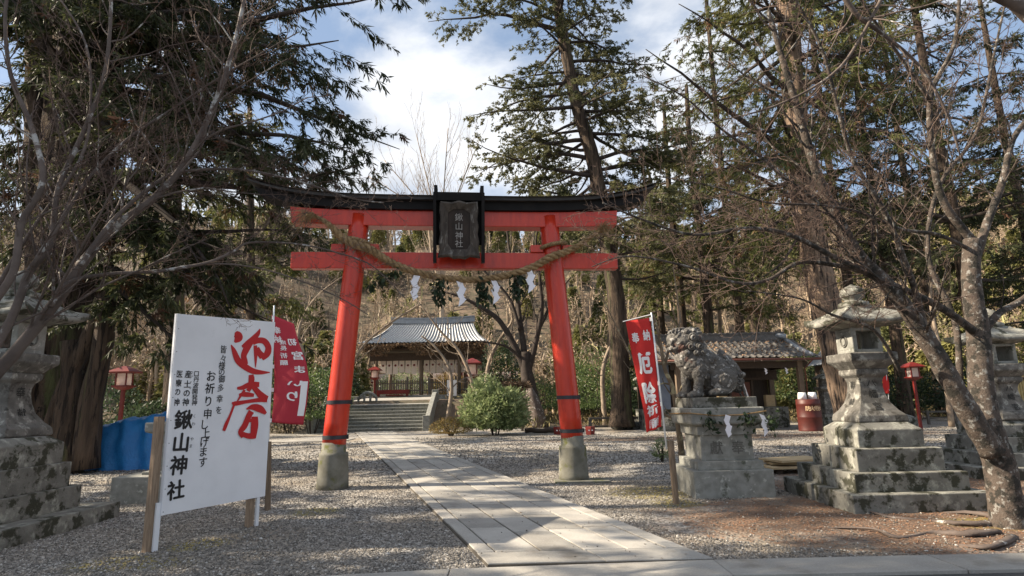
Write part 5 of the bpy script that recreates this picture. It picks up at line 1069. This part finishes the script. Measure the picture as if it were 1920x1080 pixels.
for px, Y, h0, h1, ll, lb, mt_, gp in ((1850, 26, 8, 26, 5.0, 'dark layered conifer filling the upper right corner', CEDL, .1), (1340, 34, 9, 19, 4.2, 'sunlit conifer behind the side shrine', CEDL2, .3), (1700, 32, 11, 24, 4.5, 'dark conifer between the leaning cedar and the maple', CEDL, .3), (1430, 42, 9, 20, 4.6, 'olive conifer left of the leaning cedar trunk', CEDL2, .3), (1250, 44, 8, 17, 4.0, 'green conifer right of the gate beam', CEDL2, .35), (1620, 33, 13, 32, 5.2, 'dark cedar just right of the leaning cedar', CEDL, .2), (1770, 35, 12, 30, 5.4, 'cedar behind the right maple trunk', CEDL, .2), (1290, 38, 11, 20, 5.2, 'cedar between the fir and the leaning cedar', CEDL2, .2), (1400, 36, 12, 30, 5.0, 'cedar just left of the leaning cedar', CEDL2, .2), (1990, 30, 6, 22, 5., 'tall conifer at the far right edge', CEDL, .15)):
    k += 1; b_ = A(px, 780, Y); g0 = float(gz(b_[0], Y)); conifer('background_conifer', lb, [(b_[0], Y, g0 - .3), (b_[0] + .1, Y, 8), (b_[0] - .1, Y, 16), (b_[0], Y, h1 + 2)], .35, .1, 110 + k, (h0 * .8, h1), lambda q, ll=ll: ll * (1 - .7 * q), 44, (BARK, BARKD, mt_), .36, 13, .09, .3, .0, .25, 8, 4, 'conifers behind the forecourt', flat=.6, gap=gp)
# off frame trees on the left that shade the forecourt
for i, (x, y, hh_, ll, lb) in enumerate(((-20, 9.5, 17, 4.6, 'cedar standing left of the forecourt, outside the view'), (-16.5, 5.2, 15, 4.0, 'cedar by the road left of the forecourt'))):
    conifer('side_cedar', lb, [(x, y, -.2), (x, y, hh_ * .5), (x, y, hh_ + 1)], .4, .1, 140 + i, (5.0, hh_), lambda q, ll=ll: ll * (1 - .65 * q), 40, (BARK, BARKD, CEDL), .45, 8, .14, .4, .0, .25, 8, 4, 'cedars left of the forecourt', gap=.25)
# ------------------------------------------------------------------ foreground maples
b = Bare(201, up=.10, spread=1., kink=.2, flat=.35, twig=.0020)
L1 = b.limb(lp([(-150, 900), (-60, 760), (20, 670), (110, 560), (150, 500), (210, 430), (290, 370), (350, 300), (400, 200), (440, 80), (470, -60)], 4.9, .9), 0.0612, 0.0187)
L2 = b.limb(lp([(-120, 840), (-40, 700), (20, 600), (55, 510), (95, 455), (110, 350), (160, 240), (200, 120), (210, -40)], 4.7, .6), 0.0396, 0.0153)
L3 = b.limb(lp([(-100, 780), (-30, 600), (25, 510), (40, 420), (80, 340), (60, 240), (20, 140), (10, 20), (30, -60)], 4.6, .3), 0.0360, 0.0119)
L4 = b.limb(lp([(95, 575), (130, 530), (200, 514), (300, 508), (390, 492), (440, 470), (470, 455), (560, 458), (640, 476), (700, 500), (760, 560)], 5.0, 1.6), 0.0202, 0.0051)
L5 = b.limb(lp([(150, 500), (210, 415), (290, 345), (340, 322), (450, 318), (560, 340), (660, 372), (720, 380)], 5.05, 1.3), 0.0216, 0.0059)
L6 = b.limb(lp([(340, 322), (380, 270), (400, 200), (470, 150), (540, 110)], 5.4, .8), 0.0115, 0.0051)
L7 = b.limb(lp([(300, 508), (380, 495), (470, 500), (560, 525), (640, 560), (690, 590)], 5.5, .8), 0.0101, 0.0043)
L8 = b.limb(lp([(60, 500), (130, 390), (170, 330), (240, 260), (330, 200), (420, 140), (560, 60)], 4.8, 1.2), 0.0187, 0.0059)
L9 = b.limb(lp([(-80, 700), (0, 530), (60, 430), (150, 300), (170, 200), (160, 80), (100, -20)], 4.9, .4), 0.0187, 0.0085)
DM = 1.4
for P, r0, r1, d in ((L1, .07, .02, 4.6), (L2, .05, .018, 4.0), (L3, .045, .014, 3.6), (L4, .026, .006, 6.5), (L5, .028, .007, 7), (L6, .016, .006, 6), (L7, .014, .005, 6), (L8, .026, .007, 5.5), (L9, .024, .01, 4)): b.grow(P, r0 * .36, r1 * .8, 3, d * DM, .36 if P is L1 or P is L2 or P is L3 else .33, .2, .09)
b.build('bare_maple', 'leafless grey maple spreading in front of the left stone lantern', 'tree', (BARKG, TWIG), 'foreground maples')
b = Bare(202, up=.10, spread=1., kink=.2, flat=.35, twig=.0022)
R0 = b.limb(lp([(1893, 1000), (1888, 960), (1876, 880), (1858, 820), (1845, 770), (1838, 700), (1834, 620), (1822, 540), (1822, 450)], 7.0, .1), 0.1833, 0.0935)
R1 = b.limb(lp([(1862, 850), (1820, 780), (1785, 720), (1740, 640), (1700, 580), (1660, 530), (1610, 480), (1565, 400), (1530, 320), (1500, 220), (1470, 120), (1440, 20)], 6.9, -.6), 0.1248, 0.0255)
R2 = b.limb(lp([(1825, 620), (1770, 580), (1700, 545), (1640, 520), (1560, 480), (1480, 440), (1400, 428), (1300, 440), (1200, 410), (1130, 380)], 7.0, -1.4), 0.0468, 0.0068)
R3 = b.limb(lp([(1650, 520), (1580, 500), (1500, 492), (1440, 525), (1380, 530), (1290, 500), (1180, 480), (1110, 500)], 6.9, -1.1), 0.0312, 0.0051)
R4 = b.limb(lp([(1822, 450), (1770, 380), (1750, 300), (1745, 180), (1790, 80), (1800, -40)], 7.1, -.4), 0.0507, 0.0170)
R5 = b.limb(lp([(1825, 500), (1850, 420), (1880, 340), (1900, 260), (1950, 200), (2020, 150)], 7.1, .2), 0.0546, 0.0213)
R6 = b.limb(lp([(1832, 640), (1870, 590), (1920, 560), (1990, 500)], 7.1, .2), 0.0468, 0.0340)
R7 = b.limb(lp([(1740, 640), (1720, 560), (1700, 500), (1660, 400), (1600, 300), (1570, 200), (1540, 90), (1480, -20)], 6.8, -1.2), 0.0390, 0.0119)
R8 = b.limb(lp([(1565, 400), (1480, 340), (1420, 290), (1350, 240), (1280, 180), (1200, 140)], 6.6, -.8), 0.0234, 0.0051)
R9 = b.limb(lp([(1822, 470), (1760, 440), (1690, 430), (1620, 400), (1540, 385), (1440, 380), (1340, 350), (1230, 330)], 7.1, -1.5), 0.0250, 0.0051)
R10 = b.limb(lp([(1640, 760), (1690, 700), (1640, 620), (1560, 590), (1500, 560), (1400, 545)][1:], 6.9, -.9), 0.0234, 0.0051)
R11 = b.limb(lp([(1745, 190), (1690, 110), (1640, 40), (1590, -40)], 6.7, -.6), 0.0234, 0.0127)
R12 = b.limb(lp([(1800, 720), (1790, 600), (1740, 480), (1760, 350), (1830, 250), (1860, 120), (1890, -20)], 7.2, .5), 0.0390, 0.0127)
for P, r0, r1, d in ((R1, .10, .03, 4.2), (R2, .05, .008, 5.6), (R3, .035, .006, 5.5), (R4, .06, .02, 4.6), (R5, .06, .025, 4), (R6, .05, .03, 3), (R7, .045, .014, 4.6), (R8, .03, .006, 6), (R9, .03, .006, 5.5), (R10, .028, .006, 5), (R11, .03, .015, 5), (R12, .045, .015, 4.2)): b.grow(P, r0 * .36, r1 * .8, 3, d * DM, .33, .25, .09)
mp_ = b.build('bare_maple', 'lichen covered leafless maple with a thick trunk at the right edge', 'tree', (BARKM, TWIG), 'foreground maples', nl=18)
mb = MB()
for pts in ([(1870, 985), (1800, 985), (1740, 975), (1680, 972), (1620, 962)], [(1870, 1000), (1810, 1005), (1740, 998), (1690, 1010), (1640, 1000), (1560, 990)], [(1900, 1010), (1850, 1030), (1790, 1020)], [(1880, 975), (1820, 965), (1760, 960)]):
    P = smoothpoly([G(*q) + [.05 * math.sin(i * 3.3), .05 * math.sin(i * 5.1), .012 + .022 * math.sin(i * 2.)] for i, q in enumerate(pts)], 5); mb.tube(P, np.linspace(.05, .014, len(P)), 9, rough=.38, flat=.7)
mb.build('root', BARKG, mp_, True)
# overhanging tree top centre right
b = Bare(203, up=.0, spread=1., kink=.2, flat=.2, twig=.0020)
Q1 = b.limb(lp([(1540, -80), (1600, 20), (1650, 60), (1720, 120), (1770, 200), (1800, 290)], 5.5, .5), .03, .008); b.grow(Q1, .03, .008, 3, 5.5, .42, .15, .09)
Q2 = b.limb(lp([(1680, -60), (1620, 60), (1560, 140), (1450, 200), (1330, 230)], 5.5, .5), .022, .006); b.grow(Q2, .022, .006, 3, 5.5, .42, .15, .09)
Q0 = b.limb([A(2150, 1000, 6.2), A(2100, 500, 6.0), A(1950, 50, 5.7), A(1680, -60, 5.5), A(1540, -80, 5.5)], .12, .03)
b.build('bare_maple', 'leafless maple whose limbs hang in from above at the upper right', 'tree', (BARKG, TWIG), 'foreground maples')
# small thin tree by the pole
b = Bare(204, up=.25, spread=1., kink=.22, twig=.003)
T1 = b.limb(lp([(1282, 905), (1278, 850), (1272, 800), (1262, 730), (1246, 690), (1238, 640), (1225, 590)], 10.8), .065, .02); T2 = b.limb(lp([(1275, 800), (1262, 785), (1240, 770), (1200, 700), (1150, 600), (1120, 540)], 10.8, .5), .03, .008); T3 = b.limb(lp([(1246, 690), (1258, 640), (1275, 605), (1270, 560), (1262, 500)], 10.8, .3), .026, .01); T4 = b.limb(lp([(1272, 740), (1290, 700), (1300, 690)], 10.7), .02, .01)
for P, r0, r1 in ((T1, .05, .02), (T2, .03, .008), (T3, .026, .01)): b.grow(P, r0, r1, 1, 3.2, .3, .3)
b.build('thin_tree', 'slender leafless tree between the red banner and the guardian pedestal', 'tree', (M('olive bark', (.2, .15, .1), (.12, .09, .06), 5, .9, .4, 40, c3=(.36, .32, .2), t3=(.55, .65), s3=6), TWIG))
# forked maple in the middle distance
b = Bare(205, up=.2, spread=1., kink=.2, twig=.006)
Y = 35; a0 = b.limb(lp([(1012, 806), (1005, 780), (995, 740), (988, 700), (984, 660)], Y), .62, .3)
F_ = [b.limb(lp(q, Y, dy), r, .04) for q, r, dy in (([(984, 690), (960, 640), (935, 600), (900, 575), (860, 555), (820, 545)], .24, 0), ([(984, 665), (975, 600), (968, 540), (955, 470), (950, 420)], .2, 1), ([(990, 700), (1005, 640), (1016, 580), (1012, 520), (1005, 460), (1010, 420)], .2, -1), ([(975, 620), (960, 570), (940, 540), (900, 500), (880, 470)], .12, 0), ([(1010, 620), (1040, 560), (1070, 520)], .1, 1), ([(984, 680), (950, 650), (900, 640)], .1, -1))]
for P in F_: b.grow(P, .12, .03, 1, 1.1, .34, .15, .5)
b.build('forked_maple', 'dark forked maple with pale flaking foot seen under the gate beam', 'tree', (BARKD, TWIGP), 'maples behind the gate')
mb = MB(); mb.tube([A(1014, 806, 34.45), A(1008, 780, 34.4), A(1000, 750, 34.45), A(992, 728, 34.5)], [.5, .4, .32, .2], 10, rough=.2); mb.build('pale_foot', BARKG, [o for o in bpy.data.objects if o.name.startswith('forked_maple')][0], True)
for k, (pts, Y, lb) in enumerate((([(834, 815), (846, 740), (842, 690), (815, 650), (790, 630)], 31, 'pale slim maple right of the steps, nearest the balustrade'), ([(905, 790), (880, 700), (858, 655), (825, 620), (780, 560)], 33, 'pale crooked maple above the rhododendron'), ([(910, 780), (915, 690), (935, 640), (960, 600), (950, 560)], 36, 'pale maple between the red lantern and the forked maple'), ([(640, 830), (650, 720), (680, 650), (740, 600), (790, 570)], 31.5, 'pale maple whose limbs reach over the steps from behind the left post'), ([(560, 800), (570, 680), (560, 620), (590, 560), (640, 520)], 38, 'pale bare tree behind the left banner'), ([(1785, 800), (1770, 690), (1750, 600), (1745, 540), (1760, 480)], 26, 'pale many branched tree left of the maple trunk'), ([(1135, 800), (1130, 700), (1150, 640), (1190, 600), (1215, 540)], 34, 'pale bare tree crossing the fir trunk'), ([(1340, 800), (1350, 600), (1330, 520), (1350, 450), (1380, 380)], 38, 'bare tree rising behind the side shrine roof'), ([(310, 800), (330, 660), (350, 600), (400, 540), (450, 520)], 30, 'bare tree right of the red lantern behind the board'), ([(1420, 800), (1430, 620), (1460, 560), (1440, 480)], 40, 'bare tree behind the right half of the side shrine'))):
    b = Bare(300 + k, up=.25, spread=1.1, kink=.25, twig=.006); P = b.limb(lp(pts, Y, .5), .13 if Y < 34 else .16, .035); b.grow(P, .085, .03, 3, 1.35, .52, .3, .3)
    b.build('slim_maple', lb, 'tree', (M('pale bark %d' % k, (.34, .27, .2), (.18, .14, .11), 3, .9, .4, 20), TWIGP), 'maples behind the gate', nl=7)
b = Bare(320, up=.45, spread=.75, kink=.12, twig=.010)
Y = 52
for x0_, x1_, yt in ((800, 720, 300), (815, 780, 250), (830, 840, 240), (845, 900, 260), (790, 690, 330)):
    P = b.limb(lp([(830, 700), (828, 560), ((830 + x0_) / 2, 480), (x0_, 400), (x1_, yt)], Y, 1), .2, .03); b.grow(P, .11, .03, 2, .75, .4, .3, .8)
b.build('tall_bare_tree', 'tall pale leafless tree fanning out above the black gate beam', 'tree', (TWIGP, M('sky twigs', (.36, .32, .29), None, 1, .9, 0)))
# ------------------------------------------------------------------ hillside wood
def proto_bare(seed):
    b = Bare(seed, up=.15, spread=1.4, kink=.35, twig=.014); P = b.limb([(0, 0, 0), (.1, 0, 1.2), (.0, .2, 2.4), (.2, .1, 3.6)], .12, .04, 2); b.grow(P, .09, .04, 3, 1.35, .75, .25, .35)
    m_ = MB()
    for Q, r in b.limbs: m_.tube(Q, r, 4)
    m_.segs(np.concatenate(b.p0), np.concatenate(b.p1), np.concatenate(b.a), np.concatenate(b.b), 3)
    E_ = np.concatenate(b.p1)[::2]; k = len(E_); E_ = E_[rng.permutation(k)]; F4, f4 = leaves(E_[:min(k, 260)], rng.normal(0, 1, (min(k, 260), 3)), .22, .35); m_.add(F4, f4); return m_
def proto_green(seed):
    rg = np.random.default_rng(seed); n = 900; h = rg.uniform(0, 1, n) ** .8; a = rg.uniform(0, 6.28, n); r = (1 - h) * 1.6 * np.sqrt(rg.uniform(.2, 1, n)) + .2; P = np.stack([np.cos(a) * r, np.sin(a) * r, .8 + h * 6], 1)
    m_ = MB(); m_.add(*leaves(P, np.stack([np.cos(a), np.sin(a), -.5 + rg.normal(0, .4, n)], 1), .75, .42)); m_.tube([(0, 0, -.5), (0, 0, 6)], [.2, .05], 5); return m_
def flat_mesh(m_):
    V = np.concatenate(m_.v); q = []; t = []
    for k, F, _ in m_.f:
        if k == 'a': (q if F.shape[1] == 4 else t).append(F)
        else:
            q += [np.array([f]) for f in F if len(f) == 4]
    return V, np.concatenate(q)
pb_ = [flat_mesh(proto_bare(400 + i)) for i in range(4)]; pg_ = [flat_mesh(proto_green(420 + i)) for i in range(3)]
print('proto faces', [len(f) for _, f in pb_])
bm_, gm_ = MB(), MB(); rg = np.random.default_rng(9); nb = ng = 0
for i in range(1900):
    y = 50 + 92 * rg.uniform(0, 1) ** 1.25; x = rg.uniform(-1, 1) * (y * .95 + 4)
    if y < 58 and -14 < x < 1: continue
    
    z = float(gz(x, y)) - .2; s_ = rg.uniform(.75, 1.5) * (1 + max(0, y - 90) / 160); a = rg.uniform(0, 6.28)
    green = rg.uniform(0, 1) < (.15 + (.22 if x > 4 else 0) + .2 * sm((y - 105) / 20)) or (math.sin(x * .13 + 2) * math.sin(y * .11) > .86)
    s_ *= .62 if green else 1.25
    V, F = (pg_ if green else pb_)[rg.integers(0, 3 if green else 4)]
    ca, sa = math.cos(a) * s_, math.sin(a) * s_; W3 = np.stack([V[:, 0] * ca - V[:, 1] * sa + x, V[:, 0] * sa + V[:, 1] * ca + y, V[:, 2] * s_ + z], 1)
    (gm_ if green else bm_).add(W3, F)
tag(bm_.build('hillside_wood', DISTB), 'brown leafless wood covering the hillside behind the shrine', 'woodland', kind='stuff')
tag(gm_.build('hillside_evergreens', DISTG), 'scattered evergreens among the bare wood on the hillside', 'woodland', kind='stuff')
# undergrowth on the banks
N = 26000; x = rng.uniform(-34, 40, N); y = rng.uniform(32.5, 56, N); k = (gz(x, y) >= 0) & ~((x > -12) & (x < -4.4) & (y > 31) & (y < 57)) & ~((x > -12) & (x < -1.2) & (y > 40) & (y < 57)); k &= ~((x > 4) & (x < 15) & (y < 31.5)); x = x[k]; y = y[k]
P = np.stack([x, y, gz(x, y) + rng.uniform(0, .35, len(x))], 1); mb = MB(); mb.add(*leaves(P, rng.normal(0, .7, (len(P), 3)) + [0, 0, .7], .34, .2)); tag(mb.build('undergrowth', M('dry undergrowth', (.2, .14, .07), (.1, .1, .04), .4, .9, 0, island=.6)), 'dry grass and undergrowth on the bank behind the gravel', 'undergrowth', kind='stuff')
for ob in list(C.objects):
    if ob.name == 't': bpy.data.objects.remove(ob)
